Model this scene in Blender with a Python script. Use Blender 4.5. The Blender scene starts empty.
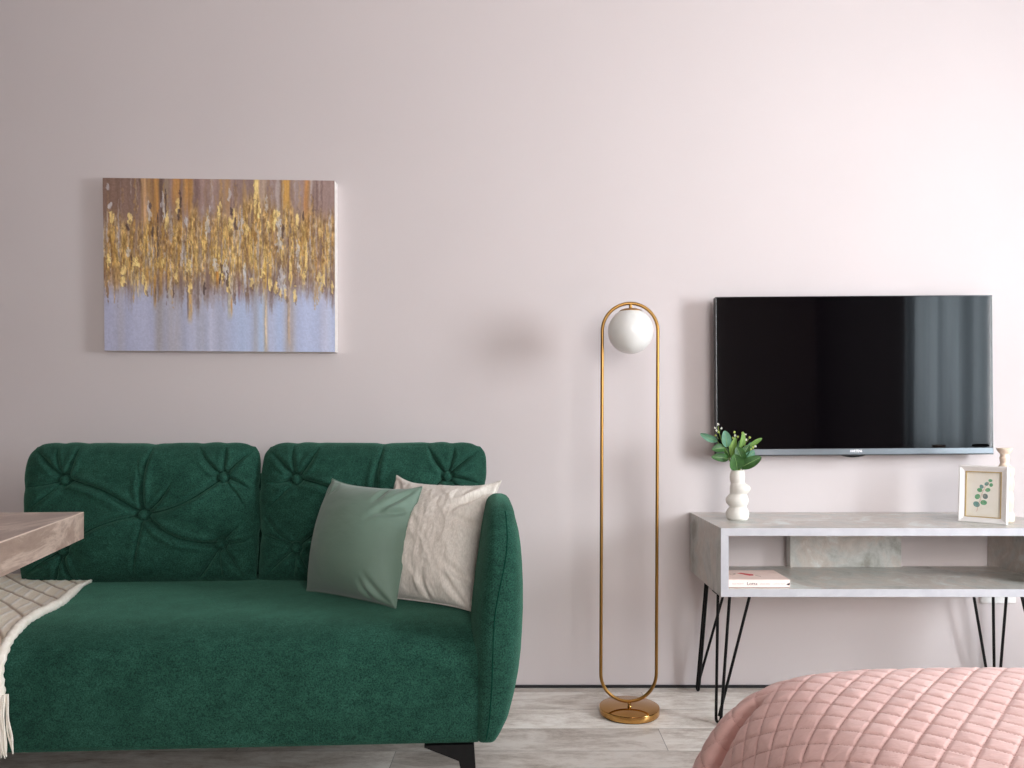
import bpy, bmesh, math, random
import numpy as np
from mathutils import Vector, Matrix

PI = math.pi
C = bpy.context.scene.collection
sc = bpy.context.scene
random.seed(7)
rng = np.random.default_rng(11)

# ------------------------------------------------------------------ camera frame of reference
F, CX, CY, CAMZ, D0 = 770.0, 520.0, 425.0, 0.92, 2.70      # focal length in px, vanishing point, eye height, distance to wall


def P(px, py, d):
    """point of the room that stands d metres in front of the eye"""
    return Vector(((px - CX) * d / F, d - D0, CAMZ - (py - CY) * d / F))


# ------------------------------------------------------------------ object helpers
def root_of(o):
    while o.parent:
        o = o.parent
    return o


def tag(o, label=None, cat=None, group=None, kind=None):
    if label: o['label'] = label
    if cat: o['category'] = cat
    if group: o['group'] = group
    if kind: o['kind'] = kind
    return o


def thing(name, label, cat, loc, rz=0.0, group=None):
    o = bpy.data.objects.new(name, None)
    o.empty_display_size = 0.05
    C.objects.link(o)
    o.location = loc
    o.rotation_euler = (0, 0, rz)
    return tag(o, label, cat, group)


def mesh(name, V, Fc, mat, parent=None, smooth=True, loc=None, local=False, label=None, mats=None, fm=None, autos=None):
    """V in world coordinates (or in the root's own frame when local)"""
    V = np.asarray(V, dtype=float)
    if parent is not None and not local:
        V = V - np.array(root_of(parent).location)
    elif loc is not None:
        V = V - np.array(loc)
    me = bpy.data.meshes.new(name)
    me.from_pydata([tuple(v) for v in V], [], [tuple(f) for f in Fc])
    for m in (mats or [mat]):
        me.materials.append(m)
    if fm is not None:
        me.polygons.foreach_set('material_index', np.asarray(fm, dtype=np.int32))
    if smooth:
        me.polygons.foreach_set('use_smooth', [True] * len(me.polygons))
    bm = bmesh.new(); bm.from_mesh(me)
    bmesh.ops.recalc_face_normals(bm, faces=bm.faces)
    if autos:
        for e in bm.edges:
            if len(e.link_faces) == 2 and e.calc_face_angle(0) > autos:
                e.smooth = False
    bm.to_mesh(me); bm.free()
    o = bpy.data.objects.new(name, me)
    C.objects.link(o)
    if parent is not None:
        o.parent = parent
    elif loc is not None:
        o.location = loc
    if label: o['label'] = label
    return o


class MB:
    """collects shapes for one mesh"""
    def __init__(s):
        s.V = []; s.F = []; s.M = []
        s.mi = 0

    def add(s, V, Fc):
        n = len(s.V)
        s.V += [tuple(v) for v in V]
        s.F += [tuple(i + n for i in f) for f in Fc]
        s.M += [s.mi] * len(Fc)
        return s

    def box(s, lo, hi, bevel=0.0, seg=2):
        bm = bmesh.new()
        bmesh.ops.create_cube(bm, size=1)
        lo = Vector(lo); hi = Vector(hi)
        for v in bm.verts:
            v.co = Vector([(lo[i] + hi[i]) / 2 + v.co[i] * (hi[i] - lo[i]) for i in range(3)])
        if bevel > 0:
            bmesh.ops.bevel(bm, geom=list(bm.edges), offset=bevel, segments=seg, profile=0.5, affect='EDGES')
        bm.verts.ensure_lookup_table()
        s.add([v.co.copy() for v in bm.verts], [[v.index for v in f.verts] for f in bm.faces])
        bm.free()
        return s

    def tube(s, pts, r, n=12, closed=False, cap=True, up=None):
        pts = [Vector(p) for p in pts]
        m = len(pts)
        rs = r if hasattr(r, '__len__') else [r] * m
        V = []; Fc = []
        prev = None
        for i, p in enumerate(pts):
            if closed:
                t = (pts[(i + 1) % m] - pts[i - 1])
            else:
                t = pts[min(i + 1, m - 1)] - pts[max(i - 1, 0)]
            t.normalize()
            if prev is None:
                a = Vector(up) if up else (Vector((0, 0, 1)) if abs(t.z) < 0.9 else Vector((0, 1, 0)))
                x = t.cross(a).normalized()
            else:
                x = (prev - t * prev.dot(t)).normalized()
            prev = x
            y = t.cross(x)
            for k in range(n):
                an = 2 * PI * k / n
                V.append(p + (x * math.cos(an) + y * math.sin(an)) * rs[i])
        for i in range(m if closed else m - 1):
            j = (i + 1) % m
            for k in range(n):
                k2 = (k + 1) % n
                Fc.append((i * n + k, i * n + k2, j * n + k2, j * n + k))
        if cap and not closed:
            Fc.append(tuple(range(n))[::-1])
            Fc.append(tuple((m - 1) * n + k for k in range(n)))
        return s.add(V, Fc)

    def rings(s, rg, n=40, cap0=True, cap1=True):
        """rg: list of (cx, cy, z, rx, ry[, power])"""
        V = []; Fc = []
        for g in rg:
            cx, cy, z, rx, ry = g[:5]
            pw = g[5] if len(g) > 5 else 2.0
            for k in range(n):
                a = 2 * PI * k / n
                c, q = math.cos(a), math.sin(a)
                V.append((cx + rx * math.copysign(abs(c) ** (2 / pw), c), cy + ry * math.copysign(abs(q) ** (2 / pw), q), z))
        for i in range(len(rg) - 1):
            for k in range(n):
                k2 = (k + 1) % n
                Fc.append((i * n + k, i * n + k2, (i + 1) * n + k2, (i + 1) * n + k))
        if cap0: Fc.append(tuple(range(n))[::-1])
        if cap1: Fc.append(tuple((len(rg) - 1) * n + k for k in range(n)))
        return s.add(V, Fc)

    def prism(s, poly, off):
        """poly: list of 3d points, extruded by the vector off"""
        n = len(poly)
        off = Vector(off)
        V = [Vector(p) for p in poly] + [Vector(p) + off for p in poly]
        Fc = [tuple(range(n))[::-1], tuple(range(n, 2 * n))]
        for k in range(n):
            k2 = (k + 1) % n
            Fc.append((k, k2, n + k2, n + k))
        return s.add(V, Fc)

    def sphere(s, c, r, nu=24, nv=14, sc3=(1, 1, 1)):
        rg = []
        for j in range(1, nv):
            t = PI * j / nv
            rg.append((c[0], c[1], c[2] - r * sc3[2] * math.cos(t), r * sc3[0] * math.sin(t), r * sc3[1] * math.sin(t)))
        return s.rings(rg, nu)

    def build(s, name, mat, parent=None, smooth=True, loc=None, local=False, label=None, mats=None, autos=0.6):
        return mesh(name, s.V, s.F, mat, parent, smooth, loc, local, label, mats, s.M if mats else None, autos)


def grid_faces(nu, nv, base=0, flip=False):
    i, j = np.meshgrid(np.arange(nu - 1), np.arange(nv - 1), indexing='ij')
    a = (base + i * nv + j).ravel(); b = a + nv; c = b + 1; d = a + 1
    q = np.stack([a, b, c, d], 1)
    return q[:, ::-1].tolist() if flip else q.tolist()


def hash2(ix, iy, seed):
    h = (ix.astype(np.int64) * 374761393 + iy.astype(np.int64) * 668265263 + seed * 974634777) & 0xFFFFFFFF
    h = ((h ^ (h >> 13)) * 1274126177) & 0xFFFFFFFF
    h = h ^ (h >> 16)
    return (h & 0xFFFFFF) / float(0xFFFFFF)


def vnoise(x, y, seed=0):
    x = np.asarray(x, float); y = np.asarray(y, float)
    ix = np.floor(x); iy = np.floor(y)
    fx = x - ix; fy = y - iy
    fx = fx * fx * (3 - 2 * fx); fy = fy * fy * (3 - 2 * fy)
    a = hash2(ix, iy, seed); b = hash2(ix + 1, iy, seed)
    c = hash2(ix, iy + 1, seed); d = hash2(ix + 1, iy + 1, seed)
    return (a * (1 - fx) + b * fx) * (1 - fy) + (c * (1 - fx) + d * fx) * fy


def fbm(x, y, seed=0, o=4):
    r = 0; amp = 0.5
    for k in range(o):
        r = r + amp * vnoise(x * 2 ** k, y * 2 ** k, seed + k * 17)
        amp *= 0.5
    return r


def sstep(e0, e1, x):
    t = np.clip((x - e0) / (e1 - e0), 0, 1)
    return t * t * (3 - 2 * t)


# ------------------------------------------------------------------ materials
def lin(c):
    return tuple(((v / 255.0) / 12.92 if v / 255.0 <= 0.04045 else ((v / 255.0 + 0.055) / 1.055) ** 2.4) for v in c)


def rgba(c):
    return (*lin(c), 1.0)


class Mat:
    def __init__(s, name, col, rough=0.5, metal=0.0, **kw):
        s.m = bpy.data.materials.new(name)
        s.m.use_nodes = True
        s.nt = s.m.node_tree
        s.n = s.nt.nodes; s.l = s.nt.links
        s.b = s.n['Principled BSDF']
        s.b.inputs['Base Color'].default_value = rgba(col)
        s.b.inputs['Roughness'].default_value = rough
        s.b.inputs['Metallic'].default_value = metal
        for k, v in kw.items():
            s.b.inputs[k.replace('_', ' ')].default_value = v
        s.tc = None

    def coord(s, scale=(1, 1, 1), out='Object', rot=(0, 0, 0)):
        if s.tc is None:
            s.tc = s.n.new('ShaderNodeTexCoord')
        mp = s.n.new('ShaderNodeMapping')
        mp.inputs['Scale'].default_value = scale
        mp.inputs['Rotation'].default_value = rot
        s.l.new(s.tc.outputs[out], mp.inputs['Vector'])
        return mp.outputs['Vector']

    def noise(s, scale=5, detail=4, rough=0.55, vec=None, dist=0.0):
        t = s.n.new('ShaderNodeTexNoise')
        t.inputs['Scale'].default_value = scale
        t.inputs['Detail'].default_value = detail
        t.inputs['Roughness'].default_value = rough
        t.inputs['Distortion'].default_value = dist
        s.l.new(vec if vec is not None else s.coord(), t.inputs['Vector'])
        return t.outputs['Fac']

    def ramp(s, fac, stops):
        r = s.n.new('ShaderNodeValToRGB')
        e = r.color_ramp.elements
        while len(e) < len(stops): e.new(0.5)
        for k, (p, c) in enumerate(stops):
            e[k].position = p
            e[k].color = rgba(c) if len(c) == 3 else c
        s.l.new(fac, r.inputs['Fac'])
        return r.outputs['Color']

    def mix(s, a, b, fac, mode='MIX'):
        m = s.n.new('ShaderNodeMix')
        m.data_type = 'RGBA'; m.blend_type = mode
        for k, v in ((6, a), (7, b)):
            if hasattr(v, 'links') or hasattr(v, 'is_output'):
                s.l.new(v, m.inputs[k])
            else:
                m.inputs[k].default_value = rgba(v)
        if hasattr(fac, 'is_output'): s.l.new(fac, m.inputs[0])
        else: m.inputs[0].default_value = fac
        return m.outputs[2]

    def color(s, c):
        s.l.new(c, s.b.inputs['Base Color']); return s

    def roughness(s, c):
        s.l.new(c, s.b.inputs['Roughness']); return s

    def math(s, op, a, b=0.0, c=None):
        m = s.n.new('ShaderNodeMath'); m.operation = op
        for k, v in enumerate((a, b) if c is None else (a, b, c)):
            if hasattr(v, 'is_output'): s.l.new(v, m.inputs[k])
            else: m.inputs[k].default_value = v
        return m.outputs[0]

    def bump(s, h, strength=0.3, dist=0.01):
        b = s.n.new('ShaderNodeBump')
        b.inputs['Strength'].default_value = strength
        b.inputs['Distance'].default_value = dist
        s.l.new(h, b.inputs['Height'])
        s.l.new(b.outputs['Normal'], s.b.inputs['Normal'])
        return s


def noisy(name, c1, c2, scale, rough=0.6, bump=0.0, bscale=None, stretch=(1, 1, 1), lo=0.35, hi=0.65, detail=4, bdist=0.005, **kw):
    m = Mat(name, c1, rough, **kw)
    v = m.coord(stretch)
    f = m.noise(scale, detail, vec=v)
    m.color(m.ramp(f, [(lo, c1), (hi, c2)]))
    if bump:
        m.bump(m.noise(bscale or scale * 6, 3, vec=v), bump, bdist)
    return m


# wall paint
mw = Mat('pink_wall_paint', (214, 201, 202), 0.85)
mw.color(mw.ramp(mw.noise(1.3, 3), [(0.3, (206, 197, 197)), (0.7, (209, 200, 200))]))
mw.bump(mw.noise(180, 3), 0.06, 0.002)
M_wall = mw.m
M_white_paint = noisy('white_paint', (226, 223, 221), (232, 229, 228), 3, 0.8).m
M_taupe = noisy('taupe_wall_paint', (136, 124, 120), (142, 130, 126), 3, 0.85).m
M_walnut = noisy('warm_brown_wall_paint', (96, 72, 64), (104, 79, 70), 3, 0.85).m
M_offwhite = noisy('soft_white_ceiling_paint', (206, 201, 198), (211, 206, 203), 3, 0.85).m
M_charcoal = noisy('charcoal_wall_paint', (58, 54, 56), (64, 60, 62), 3, 0.85).m
M_black_gap = noisy('black_skirting', (22, 22, 25), (30, 29, 32), 20, 0.6).m

# floor: grey laminate planks along x
mf = Mat('grey_laminate', (180, 172, 165), 0.42)
vc = mf.coord((1, 1, 1))
vc.node.inputs['Location'].default_value = (0.3, -0.053, 0)
br = mf.n.new('ShaderNodeTexBrick')
br.offset = 0.37; br.squash = 1.0
for k, v in (('Scale', 1.0), ('Mortar Size', 0.0012), ('Mortar Smooth', 0.3), ('Bias', 0.0), ('Brick Width', 1.22), ('Row Height', 0.16)):
    br.inputs[k].default_value = v
br.inputs['Color1'].default_value = (0, 0, 0, 1); br.inputs['Color2'].default_value = (1, 1, 1, 1); br.inputs['Mortar'].default_value = (0.5, 0.5, 0.5, 1)
mf.l.new(vc, br.inputs['Vector'])
# grain: offset each board by its own random number
av = mf.n.new('ShaderNodeVectorMath'); av.operation = 'MULTIPLY_ADD'
mf.l.new(br.outputs['Color'], av.inputs[0]); av.inputs[1].default_value = (7.3, 3.1, 0)
mf.l.new(vc, av.inputs[2])
sv = mf.n.new('ShaderNodeMapping'); sv.inputs['Scale'].default_value = (1.8, 5.0, 1.0)
mf.l.new(av.outputs[0], sv.inputs['Vector'])
g1 = mf.noise(2.2, 8, 0.74, sv.outputs['Vector'], 0.35)
g2 = mf.noise(15, 8, 0.85, sv.outputs['Vector'], 0.1)
ca = mf.ramp(g1, [(0.30, (172, 162, 153)), (0.45, (216, 209, 202)), (0.58, (248, 244, 239))])
cb = mf.mix(ca, mf.ramp(g2, [(0.36, (108, 100, 94)), (0.6, (240, 236, 232))]), 0.68, 'SOFT_LIGHT')
bt = mf.ramp(br.outputs['Color'], [(0.0, (222, 218, 215)), (1.0, (255, 254, 252))])
cc = mf.mix(cb, bt, 1.0, 'MULTIPLY')
cd = mf.mix(cc, (96, 88, 82), mf.math('MULTIPLY', br.outputs['Fac'], 0.7))
mf.color(cd)
mf.bump(g2, 0.10, 0.003)
M_floor = mf.m

# sofa velvet
mv = Mat('green_velvet', (18, 74, 58), 0.92)
n1 = mv.noise(9, 4, 0.6)
n2 = mv.noise(300, 4, 0.8)
n3 = mv.noise(34, 4, 0.65, mv.coord((1, 1, 1.6)))
cv = mv.ramp(n1, [(0.32, (39, 77, 66)), (0.68, (50, 92, 80))])
cv2 = mv.mix(cv, mv.ramp(n2, [(0.36, (52, 74, 70)), (0.64, (216, 226, 220))]), 0.8, 'OVERLAY')
cv2 = mv.mix(cv2, mv.ramp(n3, [(0.32, (86, 106, 104)), (0.68, (168, 172, 170))]), 0.55, 'OVERLAY')
mv.color(cv2)
mv.b.inputs['Sheen Weight'].default_value = 0.3
mv.b.inputs['Sheen Roughness'].default_value = 0.45
mv.b.inputs['Sheen Tint'].default_value = rgba((130, 200, 172))
mv.b.inputs['Specular IOR Level'].default_value = 0.12
mv.bump(n2, 0.35, 0.003)
M_velvet = mv.m
M_piping = noisy('green_piping', (15, 52, 42), (20, 62, 50), 60, 1.0, Specular_IOR_Level=0.0).m
M_black_metal = noisy('black_powder_coat', (9, 9, 10), (14, 14, 15), 60, 0.5, 0.15, 300, Specular_IOR_Level=0.25).m
M_sage = None
ms = Mat('sage_satin', (112, 142, 126), 0.6)
ms.color(ms.ramp(ms.noise(4, 3), [(0.35, (98, 122, 108)), (0.65, (104, 129, 114))]))
ms.b.inputs['Sheen Weight'].default_value = 0.25
ms.bump(ms.noise(7, 4, 0.6, ms.coord((1, 1, 2))), 0.25, 0.012)
M_sage = ms.m
ml = Mat('crumpled_linen', (214, 204, 192), 0.85)
lv = ml.coord((1, 1, 0.35), rot=(0.3, 0.4, 0.2))
la = ml.noise(30, 4, 0.6, lv)
lb = ml.noise(260, 2, 0.6, ml.coord((1, 1, 0.25)))
ml.color(ml.mix(ml.ramp(lb, [(0.35, (196, 189, 180)), (0.65, (230, 224, 216))]), (222, 215, 206), 0.45))
ml.bump(ml.math('ADD', ml.math('MULTIPLY', la, 1.0), ml.math('MULTIPLY', lb, 0.15)), 0.28, 0.010)
ml.b.inputs['Sheen Weight'].default_value = 0.15
M_linen = ml.m

# blanket
mb_ = Mat('cream_woven_cotton', (226, 214, 196), 0.95)
bn = mb_.noise(160, 3, 0.7, mb_.coord((1, 0.4, 1)))
bvc = mb_.n.new('ShaderNodeVertexColor'); bvc.layer_name = 'weave'
bsp_ = mb_.n.new('ShaderNodeSeparateColor'); mb_.l.new(bvc.outputs['Color'], bsp_.inputs[0])
bc0 = mb_.ramp(bn, [(0.3, (246, 234, 214)), (0.65, (252, 245, 230))])
bc1 = mb_.mix(bc0, (250, 246, 238), bsp_.outputs[0])
mb_.color(mb_.mix(bc1, (172, 150, 130), bsp_.outputs[1]))
mb_.bump(bn, 0.5, 0.004)
M_blanket = mb_.m
M_cream_yarn = noisy('cream_yarn', (236, 228, 214), (246, 240, 230), 90, 0.95, 0.4, 300).m

# bedspread
mq = Mat('pink_quilted_satin_cotton', (222, 178, 172), 0.62)
qn = mq.noise(5, 3)
mq.color(mq.ramp(qn, [(0.35, (222, 178, 171)), (0.65, (228, 186, 179))]))
mq.b.inputs['Sheen Weight'].default_value = 0.25
mq.bump(mq.noise(60, 4, 0.6, mq.coord((1, 1.6, 1))), 0.22, 0.006)
M_quilt = mq.m
M_stitch = noisy('rose_thread', (204, 158, 151), (212, 167, 160), 40, 0.9).m

# laminate / concrete look console
mc = Mat('concrete_laminate', (168, 168, 164), 0.32)
k1 = mc.noise(5.5, 6, 0.62, mc.coord((1.0, 1.0, 1.0)), 0.8)
k2 = mc.noise(24, 7, 0.8, mc.coord((1.5, 1.5, 1.1)), 0.5)
ck = mc.ramp(k1, [(0.32, (150, 147, 138)), (0.44, (190, 190, 186)), (0.54, (198, 188, 180)), (0.66, (218, 222, 220))])
mc.color(mc.mix(ck, mc.ramp(k2, [(0.3, (96, 98, 94)), (0.62, (214, 216, 214))]), 0.5, 'SOFT_LIGHT'))
mc.bump(k2, 0.08, 0.002)
M_concrete = mc.m
M_edge = noisy('pale_grey_edge_band', (184, 184, 190), (192, 192, 197), 30, 0.45).m

# brass
M_brass_tube = noisy('satin_brass', (152, 114, 60), (162, 123, 68), 14, 0.36, Metallic=1.0).m
mbr = Mat('brushed_brass', (190, 138, 62), 0.24, 1.0)
mbr.color(mbr.ramp(mbr.noise(14, 3), [(0.3, (190, 145, 84)), (0.7, (200, 155, 94))]))
mbr.roughness(mbr.ramp(mbr.noise(60, 3), [(0.3, (58, 58, 58)), (0.7, (74, 74, 74))]))
M_brass = mbr.m
mgl = Mat('opal_glass', (240, 239, 236), 0.30)
mgl.color(mgl.ramp(mgl.noise(3, 2), [(0.3, (226, 226, 223)), (0.7, (231, 231, 228))]))
mgl.b.inputs['Subsurface Weight'].default_value = 0.3
mgl.b.inputs['Subsurface Radius'].default_value = (0.03, 0.03, 0.03)
mgl.b.inputs['Coat Weight'].default_value = 0.15
M_opal = mgl.m

# television
mt = Mat('black_screen_glass', (5, 4, 6), 0.045)
mt.b.inputs['Specular IOR Level'].default_value = 0.42
mt.color(mt.ramp(mt.noise(2, 2), [(0.3, (5, 4, 6)), (0.7, (7, 5, 7))]))
M_screen = mt.m
M_tvbody = noisy('black_plastic', (13, 13, 15), (18, 18, 20), 80, 0.5, 0.1, 500).m
M_tvbar = noisy('grey_blue_metallic_bar', (102, 108, 113), (110, 116, 121), 40, 0.36, stretch=(0.2, 1, 1), Metallic=0.75).m
M_logo = noisy('white_lettering', (238, 240, 242), (245, 246, 248), 30, 0.5).m
M_sticker = noisy('matte_black_film', (1, 1, 1), (3, 3, 3), 30, 0.9, Specular_IOR_Level=0.05).m
M_gloss_black = noisy('gloss_black_plastic', (8, 8, 9), (12, 12, 13), 30, 0.2).m

M_ceramic = noisy('off_white_ceramic', (226, 222, 214), (234, 231, 224), 10, 0.55, 0.12, 120).m
M_frame_white = noisy('white_lacquer', (232, 230, 228), (238, 236, 235), 12, 0.35).m
M_gold = noisy('gold_trim', (200, 176, 122), (212, 188, 136), 40, 0.4, Metallic=0.3).m
M_paper = noisy('cream_paper', (240, 237, 226), (244, 242, 233), 30, 0.9).m
M_cardback = noisy('dark_card', (70, 62, 56), (80, 72, 66), 30, 0.9).m
mcd = Mat('peach_stone', (232, 206, 184), 0.5)
mcd.color(mcd.ramp(mcd.noise(28, 4, 0.6, None, 1.2), [(0.30, (214, 176, 150)), (0.48, (236, 214, 192)), (0.66, (246, 234, 216))]))
M_peach = mcd.m
M_leaf_dark = noisy('dark_green_leaf', (38, 76, 32), (60, 104, 46), 45, 0.5, 0.2, 180).m
M_leaf_blue = noisy('blue_green_leaf', (78, 126, 100), (102, 150, 124), 40, 0.55, 0.2, 180).m
M_leaf_light = noisy('yellow_green_leaf', (92, 132, 54), (122, 158, 74), 45, 0.55, 0.2, 180).m
M_vein = noisy('pale_leaf_vein', (128, 160, 98), (140, 172, 110), 60, 0.6).m
M_stem = noisy('green_stem', (98, 128, 44), (124, 150, 58), 60, 0.6).m
M_petal = noisy('white_petal', (232, 228, 226), (240, 238, 232), 60, 0.7).m
M_bud = noisy('lime_bud', (178, 196, 92), (198, 212, 120), 60, 0.7).m

# stone table
mst = Mat('taupe_stone_laminate', (150, 132, 122), 0.34)
s1 = mst.noise(9, 8, 0.70, mst.coord((1, 0.3, 1)), 0.9)
s2 = mst.noise(34, 6, 0.75, mst.coord((1, 0.3, 1)), 0.4)
cs = mst.ramp(s1, [(0.30, (146, 126, 115)), (0.46, (162, 142, 130)), (0.52, (196, 178, 165)), (0.58, (164, 144, 132)), (0.75, (150, 130, 119))])
mst.color(mst.mix(cs, mst.ramp(s2, [(0.35, (100, 96, 92)), (0.62, (205, 200, 196))]), 0.4, 'SOFT_LIGHT'))
M_stone = mst.m
M_stone_edge = noisy('pale_edge_strip', (206, 188, 174), (216, 198, 184), 40, 0.4).m

M_book = noisy('pink_book_cover', (248, 220, 211), (250, 225, 217), 14, 0.45).m
M_brown_card = noisy('brown_card', (122, 84, 70), (132, 94, 80), 30, 0.7).m
M_book_spine = noisy('pale_pink_spine', (250, 228, 222), (252, 233, 228), 14, 0.45).m
M_pages = noisy('book_pages', (236, 228, 214), (222, 212, 196), 40, 0.9, stretch=(0.2, 0.2, 30)).m
M_red_ink = noisy('red_ink', (206, 66, 72), (214, 80, 84), 60, 0.6).m
M_dark_ink = noisy('dark_ink', (44, 38, 38), (52, 46, 46), 60, 0.6).m
M_grey_ink = noisy('grey_ink', (150, 128, 122), (160, 138, 132), 60, 0.6).m
M_pink_ink = noisy('rose_ink', (232, 170, 164), (236, 178, 172), 60, 0.6).m
M_socket = noisy('white_socket_plastic', (232, 231, 230), (238, 237, 236), 30, 0.35).m
M_bedbase = noisy('grey_bed_fabric', (150, 138, 134), (162, 150, 146), 60, 0.9, 0.3, 200).m
M_twig = noisy('print_twig', (196, 150, 128), (204, 160, 138), 60, 0.9).m
M_pr1 = noisy('print_green', (96, 162, 118), (128, 186, 146), 120, 0.9).m
M_pr2 = noisy('print_teal', (104, 150, 146), (132, 172, 164), 120, 0.9).m
M_pr3 = noisy('print_grey_green', (104, 124, 122), (136, 150, 146), 120, 0.9).m

# ------------------------------------------------------------------ the room
XL, XR, YB, ZC = -3.0, 2.9, -5.0, 2.72
T = 0.12


def struct(name, mb, mat, **kw):
    V = np.array(mb.V)
    loc = ((V[:, 0].min() + V[:, 0].max()) / 2, (V[:, 1].min() + V[:, 1].max()) / 2, V[:, 2].min())
    o = mb.build(name, mat, loc=loc, smooth=False, autos=None, **kw)
    o['kind'] = 'structure'
    return o


struct('floor', MB().box((XL - T, YB - T, -0.1), (XR + T, T, 0)), M_floor).location.z
struct('ceiling', MB().box((XL - T, YB - T, ZC), (XR + T, T, ZC + 0.1)), M_offwhite)
struct('wall_back', MB().box((XL - T, 0, 0), (XR + T, T, ZC)), M_wall)
struct('wall_left', MB().box((XL - T, YB, 0), (XL, 0, ZC)), M_walnut)
# right wall with the window the light comes through
WY0, WY1, WZ0, WZ1 = -3.02, -1.38, 0.72, 2.02
w = MB().box((XR, YB, 0), (XR + T, WY0, ZC)).box((XR, WY1, 0), (XR + T, 0, ZC)).box((XR, WY0, 0), (XR + T, WY1, WZ0)).box((XR, WY0, WZ1), (XR + T, WY1, ZC))
struct('wall_right', w, M_charcoal)
# wall behind the viewer; its window opening is added to let in fill light
BX0, BX1, BZ0, BZ1 = 0.40, 1.88, 0.75, 2.30
w = MB().box((XL, YB - T, 0), (BX0, YB, ZC)).box((BX1, YB - T, 0), (XR, YB, ZC)).box((BX0, YB - T, 0), (BX1, YB, BZ0)).box((BX0, YB - T, BZ1), (BX1, YB, ZC))
struct('wall_front', w, M_taupe)
# window frames
w = MB()
for a, b in (((XR + 0.03, WY0, WZ0), (XR + 0.08, WY0 + 0.05, WZ1)), ((XR + 0.03, WY1 - 0.05, WZ0), (XR + 0.08, WY1, WZ1)),
             ((XR + 0.03, WY0, WZ0), (XR + 0.08, WY1, WZ0 + 0.05)), ((XR + 0.03, WY0, WZ1 - 0.05), (XR + 0.08, WY1, WZ1)),
             ((XR + 0.03, -2.36, WZ0), (XR + 0.08, -2.30, WZ1))):
    w.box(a, b, 0.004)
struct('window_1', w, M_white_paint)
w = MB()
for k in range(4):
    xx = BX0 + (BX1 - BX0) * k / 3
    w.box((max(BX0, xx - 0.03), YB - 0.08, BZ0), (min(BX1, xx + 0.03), YB - 0.03, BZ1), 0.004)
for z in (BZ0, BZ1 - 0.05):
    w.box((BX0, YB - 0.08, z), (BX1, YB - 0.03, z + 0.05), 0.004)
struct('added_fill_window', w, M_white_paint)  # frame around the added rear opening, unseen
# thin dark skirting gap at the foot of the wall
struct('baseboard_back', MB().box((XL, -0.006, 0), (XR, 0, 0.009)), M_black_gap)

# ------------------------------------------------------------------ sofa
TH = math.radians(3.2)
SOFA = Vector((-0.047, 1.825 - D0, 0))
sofa = thing('sofa', 'long dark green velvet sofa with button tufted back cushions against the pink wall', 'sofa', SOFA, TH)
ST, SB = 0.432, 0.158


def seat_mesh():
    x0, x1, y0, y1 = -1.66, -0.052, 0.012, 0.74
    r = 0.075
    prof = [(y1, SB), (y0 + 0.02, SB)]
    for k in range(7):
        a = PI * 1.5 - k / 6 * PI / 2
        prof.append((y0 + 0.02 + 0.02 * math.cos(a), SB + 0.02 + 0.02 * math.sin(a)))
    rz, ry = 0.095, 0.19
    for k in range(1, 13):
        prof.append((y0 - 0.006 * math.sin(PI * k / 13), SB + 0.02 + (ST - rz - SB - 0.02) * k / 13))
    for k in range(33):
        a = PI - k / 32 * PI / 2
        c_, s_ = abs(math.cos(a)) ** (2 / 2.3), abs(math.sin(a)) ** (2 / 2.3)
        prof.append((y0 + ry - ry * c_, ST - rz + rz * s_))
    for k in range(1, 24):
        prof.append((y0 + ry + (y1 - y0 - ry) * k / 23, ST))
    prof = np.array(prof)
    nx, npf = 180, len(prof)
    xs = np.linspace(x0, x1, nx)
    X, J = np.meshgrid(xs, np.arange(npf), indexing='ij')
    Y = prof[J, 0]; Z = prof[J, 1].copy()
    top = (Z > SB + 0.03)
    und = (fbm(X * 3, Y * 4 + Z * 4, 5, 3) - 0.45) * 0.012
    Z = Z + und * sstep(ST - 0.12, ST - 0.03, Z) + np.where(top, 0.004 * np.sin((X - x0) / (x1 - x0) * PI), 0)
    Y = Y - und * 0.7 * sstep(ST - 0.01, ST - 0.08, Z) * top
    V = np.stack([X, Y, Z], -1).reshape(-1, 3)
    Fc = grid_faces(nx, npf)
    # close the loop at the rear and the two ends
    for i in range(nx - 1):
        Fc.append((i * npf + npf - 1, (i + 1) * npf + npf - 1, (i + 1) * npf, i * npf))
    Fc.append(tuple(range(npf)))
    Fc.append(tuple((nx - 1) * npf + k for k in range(npf)))
    return V, Fc


V, Fc = seat_mesh()
seat = mesh('seat_base', V, Fc, M_velvet, sofa, local=True)
# faint seam across the front of the seat
sv_ = V.reshape(180, -1, 3)
pts = []
for row in sv_[2:-2]:
    zq, yq = row[9:52, 2], row[9:52, 1]
    zt__ = 0.392
    pts.append((row[0, 0], float(np.interp(zt__, zq, yq)) - 0.0002, zt__))
MB().tube(pts, 0.0006, 6).build('seam', M_velvet, seat, local=True)

AZ = [0.166, 0.178, 0.21, 0.26, 0.31, 0.36, 0.41, 0.46, 0.52, 0.57, 0.61, 0.65, 0.68, 0.70, 0.714, 0.724, 0.729]
AI = [-0.066, -0.070, -0.073, -0.075, -0.076, -0.076, -0.074, -0.069, -0.061, -0.054, -0.048, -0.042, -0.036, -0.032, -0.028, -0.020, -0.010]
AO = [0.002, 0.011, 0.029, 0.043, 0.053, 0.059, 0.062, 0.064, 0.064, 0.062, 0.059, 0.053, 0.045, 0.041, 0.035, 0.027, 0.018]
AF = [0.004, 0.000, -0.001, -0.001, -0.004, -0.006, -0.007, -0.006, -0.001, 0.008, 0.019, 0.038, 0.062, 0.086, 0.112, 0.145, 0.180]
AB = [0.70, 0.72, 0.73, 0.735, 0.74, 0.74, 0.74, 0.74, 0.735, 0.72, 0.69, 0.61, 0.54, 0.48, 0.43, 0.38, 0.33]


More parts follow.
